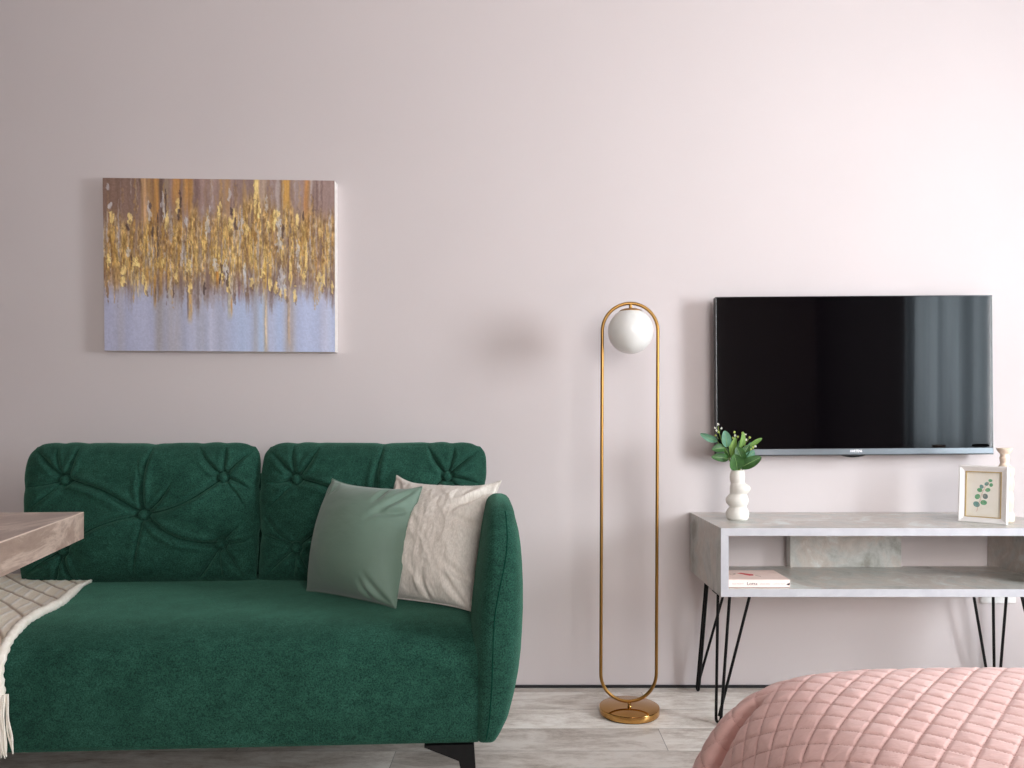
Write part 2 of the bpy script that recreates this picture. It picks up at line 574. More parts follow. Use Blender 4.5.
def arm(side):
    zz = np.linspace(AZ[0], AZ[-1], 70)
    rg = []
    n = 64
    V = []
    for z in zz:
        xi, xo, yf, yb = (np.interp(z, AZ, q) for q in (AI, AO, AF, AB))
        cx, cy, rx, ry = (xi + xo) / 2, (yf + yb) / 2, (xo - xi) / 2, (yb - yf) / 2
        for k in range(n):
            a = 2 * PI * k / n
            c, q = math.cos(a), math.sin(a)
            pw = 3.4
            x = cx + rx * math.copysign(abs(c) ** (2 / pw), c)
            y = cy + ry * math.copysign(abs(q) ** (2 / (pw + 1.5)), q)
            V.append((x, y, z))
    Fc = []
    for i in range(len(zz) - 1):
        for k in range(n):
            k2 = (k + 1) % n
            Fc.append((i * n + k, i * n + k2, (i + 1) * n + k2, (i + 1) * n + k))
    Fc.append(tuple(range(n))[::-1]); Fc.append(tuple((len(zz) - 1) * n + k for k in range(n)))
    V = np.array(V)
    if side < 0:
        V[:, 0] = -1.71 - V[:, 0]
    o = mesh('armrest', V, Fc, M_velvet, sofa, local=True)
    # stitched seam down the front
    pts = []
    for z in np.linspace(0.172, 0.705, 50):
        xi, xo, yf, yb = (np.interp(z, AZ, q) for q in (AI, AO, AF, AB))
        t = 0.46 - 0.08 * (z - 0.16) / 0.55 + 0.28 * sstep(0.45, 0.7, np.array(z))
        x = xi + (xo - xi) * t
        u = (x - (xi + xo) / 2) / ((xo - xi) / 2)
        q = (1 - min(0.999, abs(u)) ** 3.4) ** (1 / 4.9)
        y = (yf + yb) / 2 - (yb - yf) / 2 * q
        pts.append((x if side > 0 else -1.71 - x, y + 0.0002, z))
    MB().tube(pts, 0.0014, 6).build('seam', M_piping, o, local=True)
    return o


arm(1); arm(-1)
MB().box((-1.46, 0.735, 0.16), (-0.075, 0.80, 0.76), 0.02, 3).build('back_frame', M_velvet, sofa, local=True)


def seg_dist(x, y, x0, y0, x1, y1, bend=0.0):
    dx, dy = x1 - x0, y1 - y0
    L = math.hypot(dx, dy)
    t = ((x - x0) * dx + (y - y0) * dy) / (L * L)
    n = ((x - x0) * -dy + (y - y0) * dx) / L
    tc = np.clip(t, 0, 1)
    n = n - bend * np.sin(tc * PI)
    ov = (t - tc) * L
    return np.sqrt(n * n + ov * ov), tc, n


def back_cushion(x0, x1, seed, sh):
    W, H = (x1 - x0) / 2, 0.2225
    cx, cz, cy = (x0 + x1) / 2, 0.426 + H, 0.668
    nu, nv = 400, 250
    # denser towards the rim
    a = np.sin(np.linspace(-1, 1, nu) * PI / 2 * 0.98) / math.sin(PI / 2 * 0.98)
    b = np.sin(np.linspace(-1, 1, nv) * PI / 2 * 0.98) / math.sin(PI / 2 * 0.98)
    A, B = np.meshgrid(a, b, indexing='ij')
    r = np.random.default_rng(seed)
    X = W * A * (1 - np.where(B > 0, 0.05, 0.012) * np.abs(B) ** 7) + 0.003 * np.sin(B * 5 + seed)
    Z = H * B * (1 - np.where(B > 0, 0.08, 0.012) * np.abs(A) ** 7)
    prof = ((1 - np.abs(A) ** 4.5).clip(0) ** 0.5) * ((1 - np.abs(B) ** 3.6).clip(0) ** 0.5)
    Tf = 0.088 * prof + 0.012 * np.cos(A * PI / 2) * np.cos(B * PI / 2)
    btn = [(0.0 + sh, -0.02), (-0.67 + sh, 0.46), (0.64 + sh, 0.49), (0.64 + sh, -0.44), (-0.66 + sh, -0.5)]
    bp = [(W * p, H * q) for p, q in btn]
    dep = np.zeros_like(X)
    wave = np.zeros_like(X)
    for k, (bx, bz) in enumerate(bp):
        rr = np.hypot(X - bx, Z - bz)
        dep += (0.040 if k == 0 else 0.034) * np.exp(-(rr / 0.052) ** 1.25)
        dep += 0.013 * np.exp(-((rr - 0.0175) / 0.0045) ** 2)
    L = []
    c0 = bp[0]
    for k in range(1, 5):
        L.append((c0, bp[k], 0.017, 0.0075, (0.022 if k in (2, 4) else -0.022) * (1 if k % 2 else -1), True))
    # from the centre to the rim
    L.append((c0, (W * 0.08, H * 0.98), 0.016, 0.007, 0.006, False))
    L.append((c0, (W * 0.03, H * 0.75), 0.010, 0.006, -0.008, False))
    L.append((c0, (W * -0.03, -H * 0.8), 0.007, 0.006, 0.004, False))
    L.append((c0, (W * 0.30, H * 0.42), 0.011, 0.006, -0.01, False))
    L.append((c0, (W * -0.28, H * 0.4), 0.012, 0.006, 0.005, False))
    L.append((c0, (W * 0.34, -H * 0.42), 0.011, 0.007, 0.012, False))
    for k, (sx, sz) in ((1, (-1, 1)), (2, (1, 1)), (3, (1, -1)), (4, (-1, -1))):
        q = bp[k]
        L.append((q, (sx * W * 0.93, sz * H * 0.90), 0.013, 0.007, 0.004 * sx, False))
        L.append((q, (sx * W * 0.70, sz * H * 0.97), 0.012, 0.0065, -0.004 * sx, False))
        L.append((q, (sx * W * 0.50, sz * H * 0.95), 0.014, 0.0065, 0.006 * sx, False))
        L.append((q, (sx * W * 0.96, sz * H * 0.35), 0.012, 0.0065, 0.004 * sz, False))
        L.append((q, (sx * W * 0.90, sz * H * 0.08), 0.008, 0.006, 0.004, False))
    groove = np.zeros_like(X); should = np.zeros_like(X)
    for (p, q, dp, sg, bend, both) in L:
        j = r.uniform(-0.012, 0.012, 2)
        d, t, n = seg_dist(X, Z, p[0], p[1], q[0] + j[0] * (not both), q[1] + j[1] * (not both), bend)
        fade = (1 - 0.45 * np.sin(t * PI)) if both else (1 - t) ** 0.6
        w_ = 0.46 * sg * (1 + 0.25 * np.sin(t * PI)); dp = dp * 2.1
        groove = np.maximum(groove, dp * fade * np.exp(-np.abs(d / w_) ** 1.05))
        should = np.maximum(should, 0.30 * dp * fade * np.sin(t * PI).clip(0.0, 1) ** 0.5 * np.exp(-((d - 4.2 * w_) / (2.6 * w_)) ** 2))
    near = np.ones_like(X)
    for (bx, bz) in bp:
        near *= sstep(0.009, 0.020, np.hypot(X - bx, Z - bz))
    dep += groove * near - should + 0.004 * (fbm(X * 14, Z * 14, seed + 3, 3) - 0.45)
    rim = np.minimum(1, prof * 1.6)
    Y = -(Tf - dep * rim)
    Y = np.minimum(Y, 0.03)
    lean = 0.10
    # gathered, slightly scalloped outline
    edge = np.maximum(np.abs(A), np.abs(B)) ** 10
    pull = np.zeros_like(X)
    for (p, q, dp, sg, bend, both) in L:
        if not both and dp > 0.009:
            pull += np.exp(-((X - q[0]) ** 2 + (Z - q[1]) ** 2) / 0.018 ** 2)
    pull = pull.clip(0, 1) + 0.35 * (vnoise(X * 28, Z * 28, seed + 9) - 0.5)
    X = X * (1 - 0.016 * edge * pull); Z = Z - np.sign(Z) * 0.004 * edge * pull
    Z = Z - 0.009 * np.cos(A * PI / 2) * (B > 0) * B ** 4
    # rear half
    Yb = 0.075 * prof
    front = np.stack([cx + X, cy + Y + lean * Z, cz + Z], -1).reshape(-1, 3)
    s_ = 3
    ia = np.unique(np.r_[np.arange(0, nu, s_), nu - 1]); ib = np.unique(np.r_[np.arange(0, nv, s_), nv - 1])
    rear = np.stack([cx + X, cy + Yb + lean * Z + 0.0005, cz + Z], -1)
    V = np.concatenate([front, rear.reshape(-1, 3)])
    Fc = grid_faces(nu, nv) + grid_faces(nu, nv, nu * nv, True)
    rimloop = [i * nv for i in range(nu)] + [(nu - 1) * nv + j for j in range(1, nv)] + [i * nv + nv - 1 for i in range(nu - 2, -1, -1)] + [j for j in range(nv - 2, 0, -1)]
    N = nu * nv
    for k in range(len(rimloop)):
        p, q = rimloop[k], rimloop[(k + 1) % len(rimloop)]
        Fc.append((p, p + N, q + N, q))
    o = mesh('back_cushion', V, Fc, M_velvet, sofa, local=True)
    for (bx, bz) in bp:
        i = np.argmin((X - bx) ** 2 + (Z - bz) ** 2)
        ny_ = (np.hypot(X - bx, Z - bz) < 0.006).ravel()
        yb_ = float(front[ny_][:, 1].min()) - 0.004
        MB().sphere((bx + cx, yb_, bz + cz), 0.0130, 24, 12, (1, 0.6, 1)).build('tuft_button', M_velvet, o, local=True)
    return o


back_cushion(-1.466, -0.744, 21, 0.072)
back_cushion(-0.742, -0.024, 35, 0.01)


def sofa_leg(x, y, flip):
    """black metal wedge bracket running into a slim straight leg"""
    pts = [(-0.118, SB - 0.001), (0.0, SB - 0.001), (0.010, 0.0), (-0.012, 0.0), (-0.036, 0.118), (-0.118, SB - 0.006)]
    m = MB()
    m.prism([(x + flip * p, y - 0.009, z) for p, z in pts], (0, 0.018, 0))
    m.build('leg', M_black_metal, sofa, smooth=False, local=True)


for fx, fl in ((-0.062, 1), (-1.648, -1)):
    sofa_leg(fx, 0.026, fl); sofa_leg(fx, 0.66, fl)


# ------------------------------------------------------------------ throw pillows
def pillow(name, label, c, tf, tb, mat, wr, seed, pinch=0.05, group=None):
    """c: TL, TR, BR, BL world corners"""
    TL, TR, BR, BL = [np.array(q) for q in c]
    n = 130
    a = np.linspace(-1, 1, n)
    A, B = np.meshgrid(a, a, indexing='ij')
    A2 = A * (1 - pinch * (1 - np.abs(B) ** 3) * np.abs(A) ** 2)
    B2 = B * (1 - np.where(B > 0, 1.9, 0.6) * pinch * (1 - np.abs(A) ** 3) * np.abs(B) ** 2)
    u = ((A2 + 1) / 2)[..., None]; v = ((B2 + 1) / 2)[..., None]
    S = (BL * (1 - u) + BR * u) * (1 - v) + (TL * (1 - u) + TR * u) * v
    nrm = np.cross(BR - BL, TL - BL); nrm /= np.linalg.norm(nrm)
    if nrm[1] > 0: nrm = -nrm
    prof = ((1 - A ** 2) * (1 - B ** 2)).clip(0) ** 0.52
    w = wr(A, B, prof)
    Ft = S + nrm * (tf * prof + w)[..., None]
    Bk = S - nrm * (tb * prof + 0.0004)[..., None]
    V = np.concatenate([Ft.reshape(-1, 3), Bk.reshape(-1, 3)])
    N = n * n
    Fc = grid_faces(n, n) + grid_faces(n, n, N, True)
    loop = [i * n for i in range(n)] + [(n - 1) * n + j for j in range(1, n)] + [i * n + n - 1 for i in range(n - 2, -1, -1)] + [j for j in range(n - 2, 0, -1)]
    for k in range(len(loop)):
        p, q = loop[k], loop[(k + 1) % len(loop)]
        Fc.append((p, p + N, q + N, q))
    base = tuple((BL + BR) / 2)
    t = thing(name, label, 'cushion', base, 0, group)
    cov = mesh('pillow_cover', V, Fc, mat, t)
    # stitched edge
    pts = [Vector(V[i] * 0.5 + V[i + N] * 0.5) for i in loop]
    MB().tube(pts, 0.0022, 6, closed=True).build('edge_seam', mat, cov)
    return t


def wr_sage(A, B, prof):
    w = 0.010 * (fbm(A * 1.6 + 3, B * 2.2, 4, 3) - 0.45) * prof
    # soft folds running in from the right-hand corners
    for (ca, cb, ang, ln) in ((0.95, 0.95, -2.2, 0.9), (0.92, 0.5, -2.9, 0.45), (0.9, -0.95, 2.3, 0.55), (0.6, -0.97, 1.9, 0.35), (-0.95, 0.95, -0.9, 0.35), (-0.7, 0.95, -1.2, 0.3), (0.5, 0.97, -1.7, 0.4)):
        d, t, n = seg_dist(A, B, ca, cb, ca + math.cos(ang) * ln, cb + math.sin(ang) * ln, 0.03)
        w -= 0.011 * (1 - t) ** 0.8 * np.exp(-(d / 0.05) ** 2)
        w += 0.006 * (1 - t) * np.exp(-((d - 0.1) / 0.06) ** 2)
    return w * np.minimum(1, prof * 2.2)


def wr_linen(A, B, prof):
    w = 0.012 * (fbm(A * 2 + 7, B * 2, 8, 3) - 0.45)
    rid = 1 - np.abs(2 * fbm(A * 3.2 + B * 1.2 + 1, B * 2.0 - A * 0.6, 41, 4) - 0.95)
    w += 0.006 * (rid.clip(0, 1) ** 3 - 0.3)
    rid2 = 1 - np.abs(2 * fbm(A * 7 + 9, B * 3.2, 77, 3) - 0.9)
    w += 0.003 * (rid2.clip(0, 1) ** 4 - 0.2)
    for (ca, cb, ang, ln) in ((0.97, 0.97, -2.2, 0.9), (0.97, 0.8, -2.5, 0.7), (0.9, -0.95, 2.2, 0.6), (0.97, -0.6, 2.7, 0.5), (-0.95, 0.95, -0.8, 0.5), (0.3, -0.97, 1.7, 0.4), (0.97, 0.2, 3.0, 0.5)):
        d, t, n = seg_dist(A, B, ca, cb, ca + math.cos(ang) * ln, cb + math.sin(ang) * ln, 0.04)
        w -= 0.012 * (1 - t) ** 0.8 * np.exp(-(d / 0.045) ** 2)
        w += 0.007 * (1 - t) * np.exp(-((d - 0.1) / 0.05) ** 2)
    return w * np.minimum(1, prof * 2.0)


zc = ST + 0.012
pillow('throw_pillow', 'sage green satin cushion leaning in front of the cream linen cushion on the sofa',
       (P(332.4, 478.9, 2.36), P(422, 486.9, 2.19), P(395.6, 608, 2.04), P(306.6, 590.5, 2.25)), 0.105, 0.02, M_sage, wr_sage, 3, 0.055)
pillow('throw_pillow', 'crumpled cream linen cushion leaning beside the sofa armrest behind the sage cushion',
       (P(396.7, 475.5, 2.385), P(500.9, 480.8, 2.17), P(471.5, 611, 2.005), P(363, 597, 2.19)), 0.085, 0.02, M_linen, wr_linen, 9, 0.085)

# ------------------------------------------------------------------ blanket on the sofa (in the sofa's frame, turned with it)
RZ = Matrix.Rotation(TH, 4, 'Z')
MS = Matrix.Translation(SOFA) @ RZ


def sofa_pts(V):
    V = np.asarray(V)
    c, s = math.cos(TH), math.sin(TH)
    return np.stack([SOFA.x + c * V[:, 0] - s * V[:, 1], SOFA.y + s * V[:, 0] + c * V[:, 1], V[:, 2]], 1)


BL_T = thing('throw_blanket', 'cream woven throw with fringe spread over the left end of the green sofa', 'blanket', tuple(sofa_pts(np.array([[-1.4, 0.25, ST]]))[0]))
# path from the rear of the seat, over the rounded front edge and down
path = []
for k in range(41):
    path.append((0.72 - (0.72 - 0.19) * k / 40, ST + 0.004))
for k in range(1, 29):
    a = PI / 2 + k / 28 * PI / 2
    path.append((0.202 - 0.198 * abs(math.cos(a)) ** (2 / 2.3), ST - 0.095 + 0.099 * abs(math.sin(a)) ** (2 / 2.3)))
for k in range(1, 13):
    path.append((0.003 - 0.001 * k / 12, ST - 0.095 - 0.042 * k / 12))
path = np.array(path)
slen = np.r_[0, np.cumsum(np.hypot(np.diff(path[:, 0]), np.diff(path[:, 1])))]
ss = np.linspace(0, slen[-1], 260)
py_ = np.interp(ss, slen, path[:, 0]); pz_ = np.interp(ss, slen, path[:, 1])
tny, tnz = np.gradient(py_), np.gradient(pz_)
ln_ = np.hypot(tny, tnz); nyy, nzz = tnz / ln_, -tny / ln_


def bl_edge(s):
    """right-hand rim of the cloth, x in the sofa's frame"""
    return np.interp(s, [0, 0.22, 0.42, 0.60, 0.70, slen[-1]], [-1.248, -1.222, -1.168, -1.158, -1.150, -1.141])


nx = 170
xw = np.linspace(0, 0.46, nx)
Xg, Sg = np.meshgrid(xw, ss, indexing='ij')
Xb = bl_edge(Sg) - Xg
h = 0.006 + 0.004 * (fbm(Xg * 9, Sg * 9, 31, 3) - 0.4)
# woven cross-grid: raised pale ribs running back, slanting grooves across them
u1 = Xg / 0.043 + 0.25 + 0.25 * (fbm(Xg * 3, Sg * 3, 12, 2) - 0.4); u2 = (Xg * 0.78 + Sg * 0.63) / 0.062
f1 = np.abs(u1 - np.round(u1)); f2 = np.abs(u2 - np.round(u2))
gr1 = np.exp(-(f1 / 0.13) ** 2); gr2 = np.exp(-(f2 / 0.06) ** 2)
rag = 0.6 + 0.8 * vnoise(Xg * 160, Sg * 160, 5)
h = h + 0.003 + 0.0016 * gr1 * rag * (1 - gr2) - 0.0022 * gr2
pat = np.stack([gr1 * rag * (1 - gr2), gr2, 0 * gr1, 0 * gr1 + 1], -1).clip(0, 1)
Vt = np.stack([Xb, py_[None, :] + nyy[None, :] * h, pz_[None, :] + nzz[None, :] * h], -1).reshape(-1, 3)
h0 = 0.001
Vb = np.stack([Xb, py_[None, :] + nyy[None, :] * h0 + 0 * Xb, pz_[None, :] + nzz[None, :] * h0 + 0 * Xb], -1).reshape(-1, 3)
n_ = nx * len(ss)
V = np.concatenate([sofa_pts(Vt), sofa_pts(Vb)])
Fc = grid_faces(nx, len(ss)) + grid_faces(nx, len(ss), n_, True)
m_ = len(ss)
lp = [i * m_ for i in range(nx)] + [(nx - 1) * m_ + j for j in range(1, m_)] + [i * m_ + m_ - 1 for i in range(nx - 2, -1, -1)] + [j for j in range(m_ - 2, 0, -1)]
for k in range(len(lp)):
    p, q = lp[k], lp[(k + 1) % len(lp)]
    Fc.append((p, p + n_, q + n_, q))
cloth = mesh('cloth', V, Fc, M_blanket, BL_T)
wa = cloth.data.color_attributes.new('weave', 'FLOAT_COLOR', 'POINT')
wa.data.foreach_set('color', np.concatenate([pat.reshape(-1, 4), pat.reshape(-1, 4)]).astype(np.float32).ravel())
# fluffy rolled hem down the right side
hp = []; hr = []
for k in range(0, len(ss), 2):
    e = bl_edge(ss[k]); q = 0.010 + 0.001 * math.sin(k * 1.7)
    hp.append(sofa_pts(np.array([[e, py_[k] + nyy[k] * 0.009, pz_[k] + nzz[k] * 0.009]]))[0])
    hr.append(min(1.0, max(0.3, (k - 24) / 60.0)) * (0.0118 + 0.0014 * math.sin(k * 0.9) + 0.0008 * math.sin(k * 2.9)))
MB().tube(hp, hr, 12).build('rolled_hem', M_cream_yarn, BL_T, label='thick fluffy off-white hem along the edge')
# fringe strands hanging from the front edge, bundled as tassels
r_ = random.Random(4)
for k in range(16):
    x0 = -1.127 - k * 0.019
    m = MB()
    ztop = pz_[-1] + 0.012
    for j in range(22):
        ox, oy = r_.uniform(-0.015, 0.013), r_.uniform(-0.006, 0.004)
        dx = r_.uniform(-0.008, 0.010)
        L = r_.uniform(0.105, 0.145) + (0.01 if k == 2 else 0)
        ph = r_.uniform(0, 6)
        pts = []
        for q in range(11):
            t = q / 10
            pts.append(Vector((x0 + ox * (0.5 + 0.5 * t) + dx * t * t + 0.0022 * math.sin(ph + t * 9) * t, -0.010 + oy * (0.4 + 0.6 * t) - 0.004 * math.sin(t * PI), ztop - L * t)))
        pts = [Vector(sofa_pts(np.array([p]))[0]) for p in pts]
        m.tube(pts, [0.0021] * 10 + [0.0012], 6)
    m.build('tassel', M_cream_yarn, BL_T)

# ------------------------------------------------------------------ stone-look table, only its corner comes into the picture
TZ, TT = 0.75, 0.0515
c0 = P(83.8, 512.0, 1.5046); c0.z = TZ
pf = P(0, 542.2, 1.117); pf.z = TZ
pl = P(0, 512.8, 1.4915); pl.z = TZ
ef = (pf - c0).normalized(); eb = (pl - c0).normalized()
quad = [c0, c0 + eb * 0.95, c0 + eb * 0.95 + ef * 0.75, c0 + ef * 0.75]
tb = thing('dining_table', 'taupe stone-look table with thick top, its corner reaching in at the left', 'table', ((quad[0] + quad[2]) / 2).to_tuple()[:2] + (0,))
m = MB()
m.prism([q - Vector((0, 0, TT)) for q in quad], (0, 0, TT - 0.0015))
top = m.build('tabletop', M_stone, tb, smooth=False)
# pale strip along the upper edge
ci = (quad[0] + quad[2]) / 2
m = MB()
for k in range(4):
    a, b = quad[k], quad[(k + 1) % 4]
    ia, ib = a + (ci - a).normalized() * 0.003, b + (ci - b).normalized() * 0.003
    m.prism([a - Vector((0, 0, 0.0015)), b - Vector((0, 0, 0.0015)), ib - Vector((0, 0, 0.0015)), ia - Vector((0, 0, 0.0015))], (0, 0, 0.0017))
m.build('edge_strip', M_stone_edge, top, smooth=False)
m = MB()
qi = [ci + (q - ci) * 0.992 for q in quad]
m.prism([q - Vector((0, 0, 0.0015)) for q in qi], (0, 0, 0.0015))
m.build('top_surface', M_stone, top, smooth=False)
for t0, t1 in ((0.30, 0.36), (0.82, 0.88)):
    a = c0 + eb * (0.95 * t0); b = c0 + eb * (0.95 * t1)
    m = MB().prism([Vector((p.x, p.y, 0)) for p in (a + ef * 0.12, b + ef * 0.12, b + ef * 0.65, a + ef * 0.65)], (0, 0, TZ - TT))
    m.build('leg', M_stone, tb, smooth=False)

# ------------------------------------------------------------------ painting
pd = 2.66
TLp, TRp, BRp, BLp = P(102.6, 177.8, pd), P(334.6, 180.6, pd), P(335.0, 352.0, pd), P(104.6, 350.6, pd)


def paint_canvas(W, H):
    v, u = np.meshgrid(np.linspace(0, 1, H), np.linspace(0, 1, W), indexing='ij')
    img = np.zeros((H, W, 3)); hgt = np.zeros((H, W))
    col = lambda *c: np.array(c, float)

    def blend(mask, c, hh=0.0):
        nonlocal img, hgt
        img = img * (1 - mask[..., None]) + np.asarray(c) * mask[..., None]
        hgt = np.maximum(hgt * (1 - mask * 0.3), mask * hh)
    st = fbm(u * 42, v * 2.2, 1, 4)          # vertical streaks
    st2 = fbm(u * 110, v * 4.0, 2, 4)
    fine = fbm(u * 150, v * 38, 3, 3)
    img[:] = col(146, 122, 114)
    img += (st[..., None] - 0.47) * 80 * col(1.0, 0.9, 0.85)
    # warmer, darker corner at the upper left, mauve towards the upper right
    blend(0.55 * sstep(0.35, 0.0, u) * sstep(0.5, 0.1, v), col(124, 96, 80) + 0 * u[..., None])
    blend(0.45 * sstep(0.35, 0.6, u) * sstep(0.5, 0.1, v), col(160, 138, 134))
    # tan and orange streaks reaching down from the top
    for (a, b, vb, c, al) in ((0.165, 0.215, 0.55, (178, 140, 92), 0.9), (0.17, 0.19, 0.4, (200, 164, 128), 0.8), (0.215, 0.245, 0.6, (184, 136, 74), 0.9), (0.245, 0.262, 0.32, (96, 76, 70), 0.9), (0.262, 0.285, 0.35, (150, 132, 112), 0.8), (0.30, 0.335, 0.25, (178, 130, 78), 0.95), (0.345, 0.385, 0.26, (184, 136, 76), 0.95), (0.395, 0.42, 0.22, (124, 98, 94), 0.7), (0.50, 0.535, 0.30, (170, 140, 112), 0.6), (0.53, 0.55, 0.25, (188, 146, 84), 0.6), (0.655, 0.675, 0.30, (228, 196, 120), 0.95), (0.675, 0.705, 0.28, (190, 168, 146), 0.8), (0.745, 0.765, 0.4, (178, 168, 164), 0.7), (0.765, 0.777, 0.34, (112, 86, 62), 0.7), (0.775, 0.808, 0.29, (196, 152, 80), 0.95), (0.82, 0.85, 0.25, (168, 156, 152), 0.6), (0.868, 0.892, 0.36, (184, 132, 78), 0.9), (0.893, 0.903, 0.24, (198, 192, 190), 0.6), (0.16, 0.166, 0.16, (62, 46, 42), 0.9)):
        ww = 0.006 + 0.004 * fbm(u * 0 + a * 50, v * 12, 9, 2)
        jig = (fbm(v * 14, u * 0 + a * 70, 15, 3) - 0.45) * 0.012
        m = sstep(a - ww, a + ww, u + jig) * sstep(b + ww, b - ww, u + jig) * sstep(vb, vb - 0.16, v + (st2 - 0.5) * 0.25)
        blend(al * m * (0.45 + 0.9 * st2).clip(0, 1), np.array(c) + (st2[..., None] - 0.47) * 60)
    # lavender-blue lower part
    low = sstep(0.55, 0.76, v + (st - 0.47) * 0.26 + (st2 - 0.47) * 0.14 + (fine - 0.47) * 0.10 + 0.02 * np.sin(u * 9))
    bl = col(176, 176, 196) * (1 - u[..., None]) + col(184, 191, 214) * u[..., None]
    bl = bl + (fbm(u * 26, v * 1.1, 6, 4)[..., None] - 0.47) * col(46, 40, 30)
    blend(low, bl)
    for (a, w_, al, c) in ((0.30, 0.05, 0.5, (168, 160, 158)), (0.24, 0.02, 0.5, (150, 138, 128)), (0.42, 0.03, 0.35, (166, 162, 164)), (0.50, 0.03, 0.3, (170, 166, 172)), (0.655, 0.014, 0.6, (160, 152, 152)), (0.70, 0.008, 0.75, (186, 164, 136)), (0.805, 0.022, 0.75, (168, 152, 144)), (0.95, 0.02, 0.3, (176, 168, 184)), (0.07, 0.02, 0.35, (168, 160, 160))):
        m = np.exp(-((u - a + (st2 - 0.5) * 0.012) / w_) ** 2) * sstep(0.55, 0.66, v)
        blend(al * m * (0.4 + 1.1 * st2).clip(0, 1), np.array(c))
    for (a, w_, c) in ((0.60, 0.05, (174, 189, 216)), (0.68, 0.016, (172, 192, 216)), (0.76, 0.022, (174, 190, 218)), (0.88, 0.045, (186, 195, 222)), (0.15, 0.05, (180, 182, 204))):
        m = np.exp(-((u - a) / w_) ** 2) * sstep(0.64, 0.74, v + (st2 - 0.5) * 0.1)
        blend(0.6 * m, np.array(c))
    # golden band of palette-knife work
    c_top = 0.235 + 0.04 * np.sin(u * 5.3 + 1.0) + (st - 0.47) * 0.26 + (st2 - 0.47) * 0.10
    c_bot = 0.585 + (st - 0.47) * 0.20 + (st2 - 0.47) * 0.18
    band = sstep(c_top - 0.10, c_top + 0.06, v) * sstep(c_bot + 0.08, c_bot - 0.10, v)
    gold = np.where((st2 > 0.5)[..., None], col(202, 170, 104), col(178, 142, 88)) + (fine[..., None] - 0.47) * col(210, 200, 150)
    gold = gold + (sstep(0.25, 0.5, u) * sstep(0.9, 0.7, u) * 12)[..., None] * col(1.0, 1.1, 0.8)
    blend(0.86 * band * (0.35 + 0.65 * sstep(0.26, 0.48, fbm(u * 70, v * 9, 12, 4) + 0.05)), gold, 0.5)
    # greyish and brown streaks through the band
    r = np.random.default_rng(5)

    def stroke(cu, cv, wu, hv, c, al, hh=0.6, rag=1.0):
        sd = int(r.integers(1, 999))
        jag = (fbm(v * 34 + cv * 10, u * 60, sd, 3) - 0.45) * wu * 3.0 * rag
        d = ((u - cu + jag) / wu) ** 2 + (((v - cv) / hv) ** 2) ** 1.3
        d = d + (fbm(u * 160, v * 60, sd + 7, 3) - 0.45) * 2.8
        m = sstep(1.1, 0.6, d)
        blend(al * m * (0.55 + 0.8 * fine).clip(0, 1), np.array(c) + (fine[..., None] - 0.47) * 50, hh)
    for k in range(320):
        cu, cv = r.uniform(0, 1), r.uniform(0.26, 0.66)
        c = [(176, 168, 166), (154, 140, 132), (132, 108, 92), (190, 184, 186), (118, 96, 92), (190, 148, 84)][r.integers(0, 6)]
        stroke(cu, cv, r.uniform(0.002, 0.006), r.uniform(0.03, 0.12), c, r.uniform(0.35, 0.75), 0.4)
    for k in range(70):
        cu, cv = r.uniform(0.02, 0.98), r.uniform(0.02, 0.30)
        c = [(176, 166, 164), (158, 128, 96), (108, 86, 80), (188, 150, 90), (150, 130, 126)][r.integers(0, 5)]
        stroke(cu, cv, r.uniform(0.003, 0.008), r.uniform(0.05, 0.16), c, r.uniform(0.25, 0.55), 0.2)
    for k in range(130):
        cu, cv = r.uniform(0, 1), r.uniform(0.30, 0.60)
        c = [(218, 188, 116), (204, 168, 92), (226, 200, 132), (188, 150, 84), (150, 128, 112), (176, 168, 164)][r.integers(0, 6)]
        stroke(cu, cv, r.uniform(0.002, 0.005), r.uniform(0.03, 0.11), c, r.uniform(0.4, 0.8), 0.8, 0.7)
    # drips
    for (cu, v0, v1, w_, c) in ((0.22, 0.55, 0.78, 0.006, (186, 140, 74)), (0.222, 0.62, 0.74, 0.003, (90, 72, 62)), (0.245, 0.5, 0.72, 0.007, (178, 142, 92)), (0.373, 0.55, 0.86, 0.009, (200, 160, 96)), (0.363, 0.6, 0.84, 0.004, (128, 110, 108)), (0.545, 0.55, 0.84, 0.010, (190, 180, 160)), (0.552, 0.68, 0.82, 0.004, (198, 146, 84)), (0.49, 0.5, 0.66, 0.006, (206, 146, 60)), (0.585, 0.58, 0.74, 0.005, (132, 100, 104)), (0.61, 0.5, 0.68, 0.006, (186, 190, 196)), (0.70, 0.7, 1.0, 0.004, (214, 196, 170)), (0.055, 0.5, 0.68, 0.010, (180, 146, 100)), (0.185, 0.5, 0.66, 0.008, (206, 160, 84)), (0.80, 0.62, 1.0, 0.006, (190, 168, 146)), (0.32, 0.55, 0.66, 0.006, (196, 156, 92))):
        m = np.exp(-((u - cu + (fbm(v * 22, u * 0, 60, 2) - 0.4) * 0.008) / w_) ** 4) * sstep(v0 - 0.02, v0 + 0.04, v) * sstep(v1, v1 - 0.09, v)
        blend(0.85 * m * (0.35 + 1.2 * fine).clip(0, 1), np.array(c) + (fine[..., None] - 0.47) * 60, 0.7)
